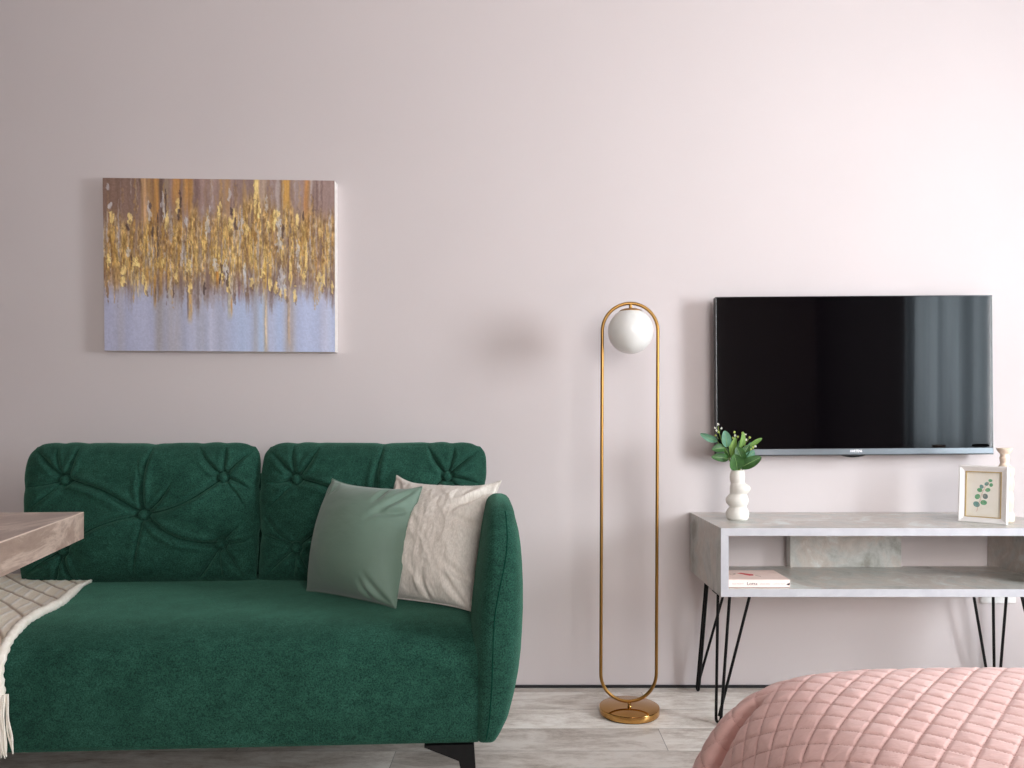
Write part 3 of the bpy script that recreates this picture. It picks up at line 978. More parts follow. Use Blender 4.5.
    # thick pale-yellow dabs, white flecks and dark cracks where the photo shows them
    for (cu, cv, wu, hv) in ((0.038, 0.235, 0.009, 0.04), (0.115, 0.235, 0.010, 0.035), (0.325, 0.165, 0.009, 0.05), (0.275, 0.25, 0.010, 0.06), (0.50, 0.20, 0.008, 0.05), (0.505, 0.16, 0.006, 0.03), (0.66, 0.08, 0.008, 0.12), (0.672, 0.18, 0.006, 0.05), (0.745, 0.23, 0.014, 0.06), (0.715, 0.27, 0.010, 0.04), (0.84, 0.24, 0.008, 0.04), (0.02, 0.48, 0.010, 0.04), (0.085, 0.54, 0.009, 0.05), (0.135, 0.50, 0.014, 0.045), (0.085, 0.60, 0.009, 0.03), (0.17, 0.58, 0.007, 0.04), (0.182, 0.64, 0.007, 0.04), (0.255, 0.49, 0.007, 0.03), (0.31, 0.58, 0.009, 0.03), (0.37, 0.52, 0.010, 0.05), (0.372, 0.635, 0.010, 0.03), (0.55, 0.27, 0.010, 0.05), (0.565, 0.20, 0.006, 0.04), (0.62, 0.30, 0.008, 0.04), (0.64, 0.60, 0.012, 0.04), (0.72, 0.61, 0.008, 0.04), (0.745, 0.63, 0.009, 0.035), (0.785, 0.67, 0.007, 0.04), (0.825, 0.67, 0.008, 0.05), (0.765, 0.66, 0.006, 0.03), (0.87, 0.56, 0.010, 0.03), (0.945, 0.60, 0.010, 0.05), (0.93, 0.56, 0.008, 0.03), (0.99, 0.62, 0.006, 0.04), (0.51, 0.55, 0.014, 0.04), (0.54, 0.61, 0.008, 0.05), (0.685, 0.545, 0.010, 0.03)):
        stroke(cu, cv, wu, hv, (228, 204, 140), 0.9, 1.0, 0.6)
        stroke(cu + 0.006, cv + hv * 0.7, wu * 0.6, hv * 0.5, (112, 84, 62), 0.55, 0.2)
    for (cu, cv, wu, hv) in ((0.45, 0.28, 0.008, 0.08), (0.46, 0.18, 0.004, 0.03), (0.26, 0.16, 0.008, 0.09), (0.20, 0.20, 0.009, 0.07), (0.36, 0.25, 0.006, 0.03), (0.545, 0.09, 0.007, 0.04), (0.705, 0.14, 0.005, 0.05), (0.11, 0.43, 0.007, 0.03), (0.48, 0.50, 0.012, 0.04), (0.53, 0.53, 0.010, 0.06), (0.61, 0.56, 0.006, 0.08), (0.77, 0.58, 0.012, 0.08), (0.76, 0.33, 0.012, 0.10), (0.84, 0.45, 0.008, 0.10), (0.60, 0.24, 0.007, 0.08), (0.02, 0.05, 0.010, 0.02), (0.03, 0.16, 0.010, 0.02)):
        stroke(cu, cv, wu, hv, (198, 198, 204), 0.7, 0.7)
    for (cu, cv, wu, hv) in ((0.335, 0.12, 0.005, 0.05), (0.325, 0.21, 0.006, 0.03), (0.21, 0.305, 0.007, 0.03), (0.205, 0.16, 0.006, 0.02), (0.27, 0.14, 0.004, 0.07), (0.105, 0.28, 0.006, 0.025), (0.57, 0.26, 0.006, 0.04), (0.555, 0.19, 0.006, 0.03), (0.51, 0.52, 0.006, 0.03), (0.535, 0.58, 0.005, 0.05), (0.505, 0.58, 0.004, 0.03), (0.775, 0.30, 0.006, 0.04), (0.865, 0.21, 0.004, 0.03), (0.12, 0.47, 0.005, 0.03), (0.30, 0.64, 0.003, 0.06), (0.235, 0.33, 0.003, 0.16), (0.435, 0.64, 0.005, 0.04)):
        stroke(cu, cv, wu, hv, (78, 60, 60), 0.8, 0.1)
    # crackle inside the gold
    crack = (np.abs(fbm(u * 130, v * 26, 33, 3) - 0.47) < 0.018) & (band > 0.5)
    blend(0.5 * crack * band, col(120, 92, 50))
    img += (fbm(u * 170, v * 120, 44, 2)[..., None] - 0.45) * 22
    return img.clip(0, 255), hgt


PW, PH = 480, 356
img, hgt = paint_canvas(PW, PH)
uu, vv = np.meshgrid(np.linspace(0, 1, PW), np.linspace(0, 1, PH), indexing='xy')
q = [np.array(x) for x in (TLp, TRp, BRp, BLp)]
S = (q[0] * (1 - uu[..., None]) + q[1] * uu[..., None]) * (1 - vv[..., None]) + (q[3] * (1 - uu[..., None]) + q[2] * uu[..., None]) * vv[..., None]
S[..., 1] -= hgt * 0.0012
pbase = tuple((q[2] + q[3]) / 2)
ptg = thing('painting', 'abstract canvas painting of gold and brown streaks over pale blue hung above the sofa', 'painting', (pbase[0], -0.02, pbase[2]))
mp = Mat('acrylic_paint', (160, 130, 80), 0.5)
at = mp.n.new('ShaderNodeVertexColor'); at.layer_name = 'pigment'
mp.color(mp.mix(at.outputs['Color'], mp.ramp(mp.noise(400, 2), [(0.3, (110, 110, 110)), (0.7, (146, 146, 146))]), 0.25, 'SOFT_LIGHT'))
mp.bump(mp.noise(260, 3, 0.6, mp.coord((1, 1, 0.35))), 0.18, 0.0015)
Vc = S.transpose(1, 0, 2).reshape(-1, 3)
canvas = mesh('canvas', Vc, grid_faces(PW, PH), mp.m, ptg)
ca_ = canvas.data.color_attributes.new('pigment', 'FLOAT_COLOR', 'POINT')
lc = (img.transpose(1, 0, 2).reshape(-1, 3) * 1.10).clip(0, 250) / 255.0
lc = np.where(lc <= 0.04045, lc / 12.92, ((lc + 0.055) / 1.055) ** 2.4)
ca_.data.foreach_set('color', np.concatenate([lc, np.ones((len(lc), 1))], 1).astype(np.float32).ravel())
m = MB()
fr = [Vector(x) + Vector((0, 0.0006, 0)) for x in (TLp, TRp, BRp, BLp)]
bk = [Vector((x.x, 0.0, x.z)) for x in fr]
m.add(fr + bk, [(0, 1, 5, 4), (1, 2, 6, 5), (2, 3, 7, 6), (3, 0, 4, 7), (4, 5, 6, 7), (0, 1, 2, 3)])
m.build('canvas_side', noisy('primed_canvas', (226, 220, 216), (236, 230, 226), 60, 0.8, 0.2, 300).m, canvas, smooth=False, label='pale folded canvas side')

# ------------------------------------------------------------------ floor lamp
ld = 2.457
lx, ly = (629.4 - CX) * ld / F, ld - D0
lamp = thing('floor_lamp', 'tall brass floor lamp with a long oval ring and white glass globe', 'lamp', (lx, ly, 0))
rb = 0.0955
rg = [(lx, ly, 0.0, rb - 0.004, rb - 0.004), (lx, ly, 0.003, rb - 0.003, rb - 0.003)]
MB().rings(rg, 96).build('foot_pad', M_gloss_black, lamp)
rg = [(lx, ly, 0.003, rb - 0.001, rb - 0.001), (lx, ly, 0.0045, rb, rb), (lx, ly, 0.0215, rb, rb), (lx, ly, 0.0228, rb - 0.0006, rb - 0.0006), (lx, ly, 0.0236, rb - 0.002, rb - 0.002), (lx, ly, 0.0236, 0.02, 0.02)]
MB().rings(rg, 96).build('base', M_brass, lamp)
rc, rr_ = 0.0886, 0.0053
xa, zt, zb = lx + 0.002, 1.308, 0.0385
pts = []
tilt = -0.0035
for k in range(33):
    a = PI * k / 32
    pts.append((rc * math.cos(a), zt - rc + rc * math.sin(a)))
for k in range(33):
    a = PI + PI * k / 32
    pts.append((rc * math.cos(a), zb + rc + rc * math.sin(a)))
pts = [Vector((lx - 0.003 + 0.0055 * (z - 0.04) / 1.25 + x, ly, z)) for x, z in pts]
# fill the long straights so the loop stays even
full = pts[:33] + [pts[32].lerp(pts[33], t) for t in np.linspace(0.1, 0.9, 9)] + pts[33:] + [pts[-1].lerp(pts[0], t) for t in np.linspace(0.1, 0.9, 9)]
ring = MB().tube(full, rr_, 16, closed=True, up=(0, 1, 0)).build('ring_frame', M_brass_tube, lamp)
MB().rings([(lx, ly, 0.0232, 0.0075, 0.0075), (lx, ly, 0.0255, 0.0062, 0.0062), (lx, ly, 0.036, 0.0052, 0.0052)], 24).build('stem', M_brass, lamp)
gx = lx + 0.0035
gz, gr = 1.2195, 0.0722
gb = MB()
prof = []
for k in range(1, 41):
    t = 2.62 * k / 40
    prof.append((gx, ly, gz - gr * math.cos(t), gr * math.sin(t), gr * math.sin(t)))
gb.rings(prof, 64).build('glass_globe', M_opal, lamp)
cap = [(0.0368, -0.0068), (0.0368, -0.0056), (0.033, -0.0020), (0.024, 0.0016), (0.012, 0.0038), (0.006, 0.0044), (0.0048, 0.006), (0.0048, 0.016)]
zcp = gz + gr - 0.0035
MB().rings([(gx, ly, zcp + z, r, r) for r, z in cap], 48).build('globe_holder', M_brass_tube, lamp)

# ------------------------------------------------------------------ television
td = 2.62
tc_ = P((716.2 + 992.6) / 2, 375.2, td)
TW, THh = 277.0 * td / F, 158.6 * td / F
tv = thing('television', 'black flat screen television mounted on the pink wall above the grey console', 'television', (tc_.x, 0, tc_.z - THh / 2))
roll = math.radians(0.40)


def tvp(V):
    V = np.asarray(V, float)
    c, s = math.cos(roll), math.sin(roll)
    return np.stack([tc_.x + c * V[:, 0] - s * V[:, 2], V[:, 1], tc_.z + s * V[:, 0] + c * V[:, 2]], 1)


def tv_part(mb, name, mat, parent, smooth=False, label=None):
    mb.V = [tuple(v) for v in tvp(mb.V)]
    return mb.build(name, mat, parent, smooth=smooth, label=label)


yf = td - D0
hw, hh = TW / 2, THh / 2
bar = 0.0205
body = tv_part(MB().box((-hw, yf + 0.002, -hh), (hw, yf + 0.03, hh), 0.003).box((-hw * 0.72, yf + 0.03, -hh * 0.8), (hw * 0.72, yf + 0.052, hh * 0.35), 0.012), 'housing', M_tvbody, tv)
bz = MB()
e = 0.0035
for lo, hi in (((-hw, yf, hh - e), (hw, yf + 0.006, hh)), ((-hw, yf, -hh + bar), (-hw + e, yf + 0.006, hh)), ((hw - e, yf, -hh + bar), (hw, yf + 0.006, hh))):
    bz.box(lo, hi, 0.0008)
tv_part(bz, 'bezel', M_gloss_black, tv)
scr = MB().box((-hw + e, yf + 0.0008, -hh + bar), (hw - e, yf + 0.005, hh - e))
screen = tv_part(scr, 'screen', M_screen, tv)
bb = tv_part(MB().box((-hw, yf - 0.0015, -hh), (hw, yf + 0.006, -hh + bar), 0.0012), 'lower_bezel', M_tvbar, tv, label='grey-blue metallic strip under the screen')
tv_part(MB().box((-hw, yf - 0.0012, -hh - 0.0028), (hw, yf + 0.012, -hh + 0.0002), 0.0006), 'bottom_lip', M_tvbody, tv)
# receiver window under the strip: a shallow dark bow
pl_ = []
for k in range(21):
    t = -1 + 2 * k / 20
    pl_.append((-0.005 + 0.044 * t, yf + 0.001, -hh - 0.002 - 0.0075 * (1 - abs(t) ** 2.2)))
pl_ = [(-0.049, yf + 0.001, -hh + 0.001)] + pl_ + [(0.039, yf + 0.001, -hh + 0.001)]
tv_part(MB().prism(pl_, (0, 0.012, 0)), 'remote_sensor', M_gloss_black, tv)
# dark oblong mark low on the right of the screen
pl_ = []
for k in range(28):
    a = 2 * PI * k / 28
    c, s = math.cos(a), math.sin(a)
    pl_.append((hw - 0.043 + 0.030 * math.copysign(abs(c) ** 0.5, c), yf + 0.0002, -hh + bar + 0.0075 + 0.0055 * math.copysign(abs(s) ** 0.8, s)))
tv_part(MB().prism(pl_, (0, 0.001, 0)), 'sticker', M_sticker, tv, label='small black oblong sticker')
tv_part(MB().box((-0.16, yf + 0.05, -0.14), (0.16, -0.018, 0.10), 0.004).box((-0.2, -0.02, -0.16), (0.2, -0.0005, 0.12), 0.004), 'wall_bracket', M_black_metal, tv)


def text_mesh(body, size, extrude=0.0004, bold=0.0):
    cu = bpy.data.curves.new('lettering', 'FONT')
    cu.body = body; cu.size = size; cu.extrude = extrude; cu.offset = bold
    cu.align_x = 'CENTER'; cu.align_y = 'CENTER'
    o = bpy.data.objects.new('lettering', cu)
    C.objects.link(o)
    bpy.context.view_layer.update()
    me = bpy.data.meshes.new_from_object(o.evaluated_get(bpy.context.evaluated_depsgraph_get()))
    V = np.array([v.co[:] for v in me.vertices]); Fc = [tuple(p.vertices) for p in me.polygons]
    bpy.data.objects.remove(o); bpy.data.curves.remove(cu); bpy.data.meshes.remove(me)
    return V, Fc


Vt, Ft = text_mesh('HARTENS', 0.0115, 0.0003, 0.0003)
m = MB()
wd = np.ptp(Vt[:, 0])
Vt[:, 0] *= 0.0405 / wd
m.add([(0.0035 + v[0], yf - 0.0017 - v[2], -hh + bar * 0.56 + v[1]) for v in Vt], Ft)
tv_part(m, 'logo', M_logo, bb)

# ------------------------------------------------------------------ console / tv stand
X0, X1 = 0.595, 1.661
Y0, Y1 = 2.282 - D0, 2.696 - D0
Z0, Z1, TP = 0.4105, 0.6145, 0.0232
con = thing('tv_stand', 'low grey concrete-look console with open shelf and black hairpin legs under the television', 'tv stand', ((X0 + X1) / 2, (Y0 + Y1) / 2, 0))
eb_ = 0.0012


def panel(name, lo, hi, edge):
    o = MB().box(lo, hi).build(name, M_concrete, con, smooth=False)
    m = MB().box(*edge, 0.0004, 1)
    m.build('edge_band', M_edge, o, smooth=False, label='pale grey front edge')
    return o


panel('top_panel', (X0, Y0, Z1 - TP), (X1, Y1, Z1), ((X0, Y0 - eb_, Z1 - TP), (X1, Y0, Z1)))
panel('shelf', (X0 + TP, Y0, Z0), (X1 - TP, 2.650 - D0, Z0 + TP), ((X0, Y0 - eb_, Z0), (X1, Y0, Z0 + TP)))
for xa_ in (X0, X1 - TP):
    panel('side_panel', (xa_, Y0, Z0), (xa_ + TP, Y1, Z1 - TP), ((xa_, Y0 - eb_, Z0 + TP), (xa_ + TP, Y0, Z1 - TP)))
MB().box((0.925, 2.634 - D0, Z0 + TP - 0.02), (1.304, 2.672 - D0, Z1 - TP)).build('back_panel', M_concrete, con, smooth=False)


def hairpin(bx, by, tops, off=0.004):
    leg = MB()
    b = Vector((bx, by, 0.0055))
    r = 0.0046
    tops = [Vector(t) for t in tops]
    # two rods joined by a U at the foot, the third welded to it
    pts = [tops[0]]
    f0 = b + (tops[0] - b).normalized() * 0.05
    f1 = b + (tops[1] - b).normalized() * 0.05
    sep = (tops[1] - tops[0]); sep.z = 0; sep.normalize()
    f0 = b - sep * 0.0075 + (tops[0] - (b - sep * 0.0075)).normalized() * 0.02
    f1 = b + sep * 0.0075 + (tops[1] - (b + sep * 0.0075)).normalized() * 0.02
    pts += [tops[0].lerp(f0, t) for t in (0.25, 0.5, 0.75, 1)]
    for k in range(1, 8):
        a = PI * k / 8
        c = b + Vector((0, 0, 0.011))
        pts.append(c - sep * 0.0075 * math.cos(a) - Vector((0, 0, 0.0105 * math.sin(a))))
    pts += [f1.lerp(tops[1], t) for t in (0, 0.25, 0.5, 0.75, 1)]
    leg.tube(pts, r, 10)
    if len(tops) > 2:
        leg.tube([tops[2], b + sep * off + Vector((0, 0.006, 0.014 if off > 0.01 else 0.018))], r, 10)
    o = leg.build('hairpin_leg', M_black_metal, con)
    return o


zt_ = Z0 - 0.003
yfr, yre = 2.368 - D0, 2.655 - D0
hairpin(0.610, yfr, [(0.609, yfr + 0.0, zt_), (0.640, yfr - 0.02, zt_), (0.708, yfr - 0.005, zt_)])
hairpin(0.613, yre, [(0.634, yre - 0.035, zt_), (0.637, yre - 0.047, zt_), (0.712, yre - 0.03, zt_)])
mx = 2.245
hairpin(mx - 0.610, yfr, [(mx - 0.609, yfr, zt_), (mx - 0.640, yfr - 0.02, zt_), (mx - 0.708, yfr - 0.005, zt_)])
hairpin(1.628, yre, [(1.535, yre - 0.03, zt_), (1.606, yre - 0.04, zt_), (1.664, yre - 0.03, zt_)], 0.026)
for bx, by, sx in ((0.655, yfr - 0.012, 1), (0.668, yre - 0.04, 1), (mx - 0.655, yfr - 0.012, -1), (1.59, yre - 0.04, -1)):
    MB().box((bx - 0.062, by - 0.022, Z0 - 0.003), (bx + 0.062, by + 0.022, Z0), 0.001).build('mounting_plate', M_black_metal, con, smooth=False)

# ------------------------------------------------------------------ book
bd = 2.300 - D0
bz0 = Z0 + TP
bxa, bxb, bth, bdp = X0 + TP + 0.003, 0.8065, 0.0245, 0.150
book = thing('book', 'pink paperback lying flat at the left end of the console shelf', 'book', ((bxa + bxb) / 2, bd + bdp / 2, bz0))
cv_ = MB()
cv_.box((bxa, bd, bz0 + bth - 0.0012), (bxb, bd + bdp, bz0 + bth))
cover = cv_.build('cover', M_book, book, smooth=False)
MB().box((bxa, bd - 0.001, bz0), (bxb - 0.002, bd + bdp, bz0 + 0.0014)).build('back_cover', M_brown_card, book, smooth=False, label='brown back cover')
MB().box((bxa, bd - 0.0012, bz0 + 0.0016), (bxb, bd + 0.0002, bz0 + bth - 0.0001), 0.0005, 2).build('spine', M_book_spine, book, smooth=False)
MB().box((bxa + 0.002, bd + 0.0005, bz0 + 0.0012), (bxb - 0.002, bd + bdp - 0.003, bz0 + bth - 0.0012)).build('pages', M_pages, book, smooth=False)
ys = bd - 0.0013
zs = bz0 + bth * 0.50


def spine_text(body, size, xc, mat, wmax, name):
    Vt, Ft = text_mesh(body, size, 0.0002)
    Vt[:, 0] *= wmax / np.ptp(Vt[:, 0])
    MB().add([(xc + v[0], ys - v[2], zs + v[1]) for v in Vt], Ft).build(name, mat, book, smooth=False)


spine_text('Lotta', 0.0125, 0.693, M_dark_ink, 0.031, 'spine_title')
spine_text('SUE MONT', 0.006, 0.651, M_pink_ink, 0.034, 'spine_author')
spine_text('a love story', 0.0075, 0.731, M_pink_ink, 0.030, 'spine_subtitle')
spine_text('a summer novel', 0.005, 0.772, M_pink_ink, 0.036, 'spine_line')
em = MB()
em.prism([(0.7945, ys, zs - 0.0035), (0.8045, ys, zs - 0.0045), (0.8055, ys, zs + 0.001), (0.8035, ys, zs + 0.0035), (0.8025, ys, zs + 0.0005), (0.7995, ys, zs + 0.002), (0.798, ys, zs - 0.001)], (0, -0.0003, 0))
em.build('spine_emblem', M_dark_ink, book, smooth=False)
zt2 = bz0 + bth + 0.0002
ink = MB()
fl = [(0.675, 0.098), (0.690, 0.104), (0.708, 0.088), (0.721, 0.080), (0.716, 0.062), (0.703, 0.058), (0.694, 0.070), (0.684, 0.086)]
ink.prism([(x, bd + y, zt2) for x, y in fl], (0, 0, 0.0002))
ink.build('cover_motif', M_red_ink, book, smooth=False)
for pth in (((0.640, 0.088), (0.648, 0.078), (0.655, 0.070), (0.662, 0.079), (0.668, 0.086), (0.664, 0.096), (0.655, 0.098), (0.646, 0.094), (0.640, 0.088)), ((0.722, 0.062), (0.728, 0.055), (0.734, 0.046))):
    MB().tube([(xa_, bd + ya_, zt2) for xa_, ya_ in pth], 0.0007, 6).build('cover_line_drawing', M_grey_ink, book)

# ------------------------------------------------------------------ vase
vd = 2.487
vx = (737.8 - CX) * vd / F; vy = vd - D0
k_ = vd / F                                                # metres per photo pixel at the vase
vase = thing('vase', 'off-white ceramic vase of stacked bubbles standing on the left of the console', 'vase', (vx, vy, Z1))


def vz(py): return Z1 + (519.6 - py) * k_


lob = [  # photo row, centre shift in px, radius in px
    (519.9, -0.3, 8.5), (519.3, -0.3, 9.6), (517.5, -0.4, 10.9), (514.5, -0.4, 11.4), (511.5, -0.3, 11.1), (508.8, -0.1, 9.6), (507.2, 0.0, 8.6), (506.4, 0.0, 8.4),
    (505.6, -0.2, 8.8), (503.5, -0.6, 10.3), (500.6, -0.8, 11.2), (498.0, -0.7, 10.9), (495.6, -0.2, 9.4), (494.2, 0.4, 8.6), (493.5, 0.8, 8.5),
    (492.5, 1.4, 9.0), (490.0, 2.3, 10.0), (487.8, 2.5, 10.2), (485.5, 2.0, 9.3), (483.8, 0.9, 7.6), (482.8, 0.2, 6.9),
    (481.6, -0.3, 6.9), (479.0, -0.5, 7.4), (476.2, -0.5, 7.45), (473.5, -0.4, 7.1), (471.5, -0.2, 6.6), (470.4, -0.1, 6.1), (470.1, -0.1, 5.5), (470.6, -0.1, 5.1), (474, -0.2, 5.3), (480, -0.2, 5.0)]
rows = np.array(lob)
tt = np.arange(len(rows)); ti = np.linspace(0, len(rows) - 1, 140)
MB().rings([(vx + np.interp(t, tt, rows[:, 1]) * k_, vy, vz(np.interp(t, tt, rows[:, 0])), np.interp(t, tt, rows[:, 2]) * k_, np.interp(t, tt, rows[:, 2]) * k_) for t in ti], 56).build('vase_body', M_ceramic, vase)

# ------------------------------------------------------------------ sprigs in the vase
plant = thing('artificial_sprigs', 'bunch of green eucalyptus leaves and tiny white flowers in the bubble vase', 'plant', (vx, vy, vz(472)))
rl = random.Random(12)


def Q(cx, cy, dz=0.0):
    """pixel of the close-up of the bunch -> point near the vase, dz towards the viewer"""
    return P(695 + cx / 13.47, 418 + cy / 13.47, vd - dz)


def leaf(tip, base, width, mat, dt, db, cup=0.25, roll=0.0):
    a, b = Q(*base, db), Q(*tip, dt)
    ax = (b - a); L = ax.length; ax.normalize()
    side = ax.cross(Vector((0, -1, 0))).normalized()
    nrm = side.cross(ax).normalized()
    side = (side * math.cos(roll) + nrm * math.sin(roll)).normalized(); nrm = side.cross(ax).normalized()
    if nrm.y > 0: nrm = -nrm
    wm = width / 13.47 * vd / F / 2
    nu, nv = 19, 11
    V = []
    for i in range(nu):
        t = i / (nu - 1)
        w = wm * (math.sin(PI * min(1, t ** 0.95 * 0.985 + 0.008)) ** 0.56)
        c = a + ax * (L * t) + nrm * (0.10 * L * math.sin(PI * t))
        for j in range(nv):
            s = -1 + 2 * j / (nv - 1)
            V.append(c + side * (w * s) + nrm * (w * cup * s * s - 0.0003 * (1 - min(1, abs(s) * 4))))
    m = MB()
    n = len(V)
    m.add(V, grid_faces(nu, nv))
    m.add([v - nrm * 0.0006 for v in V], grid_faces(nu, nv, 0, True))
    o = m.build('leaf', mat, plant, autos=None)
    vv_ = [a + ax * (L * t) + nrm * (0.10 * L * math.sin(PI * t) + 0.0002) for t in np.linspace(0, 0.93, 9)]
    MB().tube(vv_, [0.0008] * 5 + [0.0005] * 4, 5).build('midrib', M_vein, o)


leaf((72, 212), (300, 312), 96, M_leaf_blue, 0.010, 0.000, 0.2, 0.3)
leaf((398, 172), (432, 392), 132, M_leaf_blue, 0.018, 0.008, 0.2)
leaf((228, 425), (395, 405), 122, M_leaf_dark, 0.022, 0.006, 0.35, -0.3)
leaf((222, 525), (450, 548), 118, M_leaf_dark, 0.028, 0.010, 0.3, -0.2)
leaf((528, 490), (568, 700), 205, M_leaf_dark, 0.040, 0.014, 0.25)
leaf((892, 525), (610, 672), 150, M_leaf_dark, 0.036, 0.012, 0.3, 0.25)
leaf((905, 272), (722, 392), 62, M_leaf_light, 0.006, 0.000, 0.3, 0.3)
leaf((548, 262), (488, 510), 82, M_leaf_light, 0.014, 0.008, 0.3, 0.4)
leaf((560, 385), (640, 612), 150, M_leaf_dark, 0.024, 0.010, 0.3)
leaf((800, 440), (640, 590), 120, M_leaf_blue, 0.016, 0.006, 0.3)
leaf((650, 185), (600, 420), 78, M_leaf_light, 0.004, 0.002, 0.3, -0.3)
leaf((730, 360), (620, 540), 110, M_leaf_dark, 0.014, 0.006, 0.3, 0.2)
leaf((470, 330), (500, 560), 90, M_leaf_light, -0.006, 0.000, 0.3, -0.2)
leaf((690, 400), (590, 600), 90, M_leaf_light, -0.012, 0.000, 0.3, 0.3)
leaf((390, 395), (470, 540), 80, M_leaf_dark, -0.004, 0.000, 0.3, -0.3)
leaf((610, 300), (560, 520), 90, M_leaf_dark, -0.018, -0.004, 0.3)
leaf((760, 330), (650, 520), 80, M_leaf_blue, -0.016, -0.004, 0.3)
stems = [((310, 110), (320, 300), 0.004), ((300, 310), (440, 520), 0.002), ((545, 240), (540, 420), 0.002), ((690, 290), (640, 480), 0.0), ((800, 395), (690, 560), 0.006), ((655, 215), (610, 420), 0.0), ((530, 190), (550, 400), -0.004)]
mouth = Q(592, 706, 0)
for (tp, md, dz) in stems:
    a, b = Q(*tp, dz), Q(*md, dz * 0.5)
    pts = []
    for k in range(13):
        t = k / 12
        p = (1 - t) ** 2 * a + 2 * t * (1 - t) * b + t * t * (mouth + Vector((rl.uniform(-0.001, 0.001), 0, -0.022)))
        pts.append(p)
    MB().tube(pts, [0.0009 + 0.0007 * k / 12 for k in range(13)], 6).build('stem', M_stem, plant)


def blossom(c, dz, kind):
    p = Q(*c, dz)
    m = MB()
    n = 5
    for k in range(n):
        a = 2 * PI * k / n + rl.uniform(0, 1)
        q = p + Vector((0.0024 * math.cos(a), rl.uniform(-0.001, 0.001), 0.0024 * math.sin(a)))
        m.sphere(q, 0.0015, 8, 6, (1, 0.7, 1))
    o = m.build('flower', M_petal if kind else M_bud, plant)
    MB().sphere(p + Vector((0, -0.0016, 0)), 0.0013, 8, 6).build('flower_eye', M_bud, o)


for (c, dz, kd) in (((310, 85), 0.004, 1), ((268, 132), 0.005, 1), ((355, 138), 0.006, 1), ((288, 168), 0.004, 1), ((318, 190), 0.005, 0), ((530, 190), -0.002, 0), ((540, 238), 0.002, 1), ((578, 252), 0.003, 0), ((515, 268), 0.003, 0), ((638, 200), 0.002, 0), ((678, 222), 0.003, 1), ((655, 240), 0.004, 0), ((690, 292), 0.003, 1), ((640, 232), 0.004, 1), ((738, 262), 0.0, 0), ((812, 382), 0.008, 1), ((752, 420), 0.010, 0), ((780, 395), 0.008, 0), ((278, 235), 0.004, 0)):
    blossom(c, dz, kd)
# short twigs that carry the blossoms
for (c, t) in (((268, 132), (316, 200)), ((355, 138), (318, 200)), ((288, 168), (316, 210)), ((578, 252), (548, 330)), ((515, 268), (542, 340)), ((638, 200), (640, 290)), ((690, 292), (665, 360)), ((738, 262), (690, 330)), ((752, 420), (720, 490)), ((780, 395), (735, 470)), ((278, 235), (318, 280))):
    MB().tube([Q(*c, 0.003), Q(*t, 0.002)], 0.0006, 5).build('twig', M_stem, plant)

# ------------------------------------------------------------------ picture frame on the console
a_, b_ = P(957.6, 521.6, 2.439), P(1006.9, 526.0, 2.345)
a_.z = b_.z = Z1
fw = (b_ - a_).length
ex = (b_ - a_).normalized()
lean_ = math.radians(5)
back = Vector((-ex.y, ex.x, 0)).normalized()
if back.y < 0: back = -back
ez = (Vector((0, 0, 1)) * math.cos(lean_) + back * math.sin(lean_)).normalized()
en = ex.cross(ez).normalized()
if en.y > 0: en = -en
fh = 0.178
zl = 0.0006
pfr = thing('picture_frame', 'small white picture frame with a green sprig print on the right of the console', 'picture frame', ((a_ + b_) / 2).to_tuple())


def fp(x, z, y=0.0):
    """x, z in the plane of the frame, y out of it towards the viewer"""
    return a_ + Vector((0, 0, zl)) + ex * x + ez * z + en * y


bw = 0.0178
prof = [(0.0, -0.016), (0.0, -0.001), (0.0015, 0.0008), (0.004, 0.0008), (bw - 0.003, -0.0055), (bw, -0.0065), (bw, -0.016)]
m = MB()
cor = [(0, 0, 1, 1), (fw, 0, -1, 1), (fw, fh, -1, -1), (0, fh, 1, -1)]
V = []
for (x, z, sx, sz) in cor:
    for (w_, d_) in prof:
        V.append(fp(x + sx * w_, z + sz * w_, d_))
n = len(prof)
Fc = []
for k in range(4):
    k2 = (k + 1) % 4
    for j in range(n):
        j2 = (j + 1) % n
        Fc.append((k * n + j, k2 * n + j, k2 * n + j2, k * n + j2))
m.add(V, Fc)
m.build('frame', M_frame_white, pfr, smooth=False)


def rect_ring(m, i0, i1, d0, d1):
    V = []
    for (x, z, sx, sz) in cor:
        for (w_, d_) in ((i0, d0), (i0, d1), (i1, d1), (i1, d0)):
            V.append(fp(x + sx * w_, z + sz * w_, d_))
    Fc = []
    for k in range(4):
        k2 = (k + 1) % 4
        for j in range(4):
            j2 = (j + 1) % 4
            Fc.append((k * 4 + j, k2 * 4 + j, k2 * 4 + j2, k * 4 + j2))
    m.add(V, Fc)


m = MB(); rect_ring(m, bw - 0.0005, bw + 0.0024, -0.0145, -0.0058)
m.build('gold_lip', M_gold, pfr, smooth=False, label='thin gold inner rim')
i_ = bw + 0.002
m = MB()
m.prism([fp(i_ - 0.001, i_ - 0.001, -0.0135), fp(fw - i_ + 0.001, i_ - 0.001, -0.0135), fp(fw - i_ + 0.001, fh - i_ + 0.001, -0.0135), fp(i_ - 0.001, fh - i_ + 0.001, -0.0135)], tuple(en * 0.001))
card = m.build('print_card', M_paper, pfr, smooth=False)
m = MB()
m.prism([fp(0.004, 0.004, -0.0165), fp(fw - 0.004, 0.004, -0.0165), fp(fw - 0.004, fh - 0.004, -0.0165), fp(0.004, fh - 0.004, -0.0165)], tuple(en * 0.002))
m.build('backing_board', M_cardback, pfr, smooth=False)
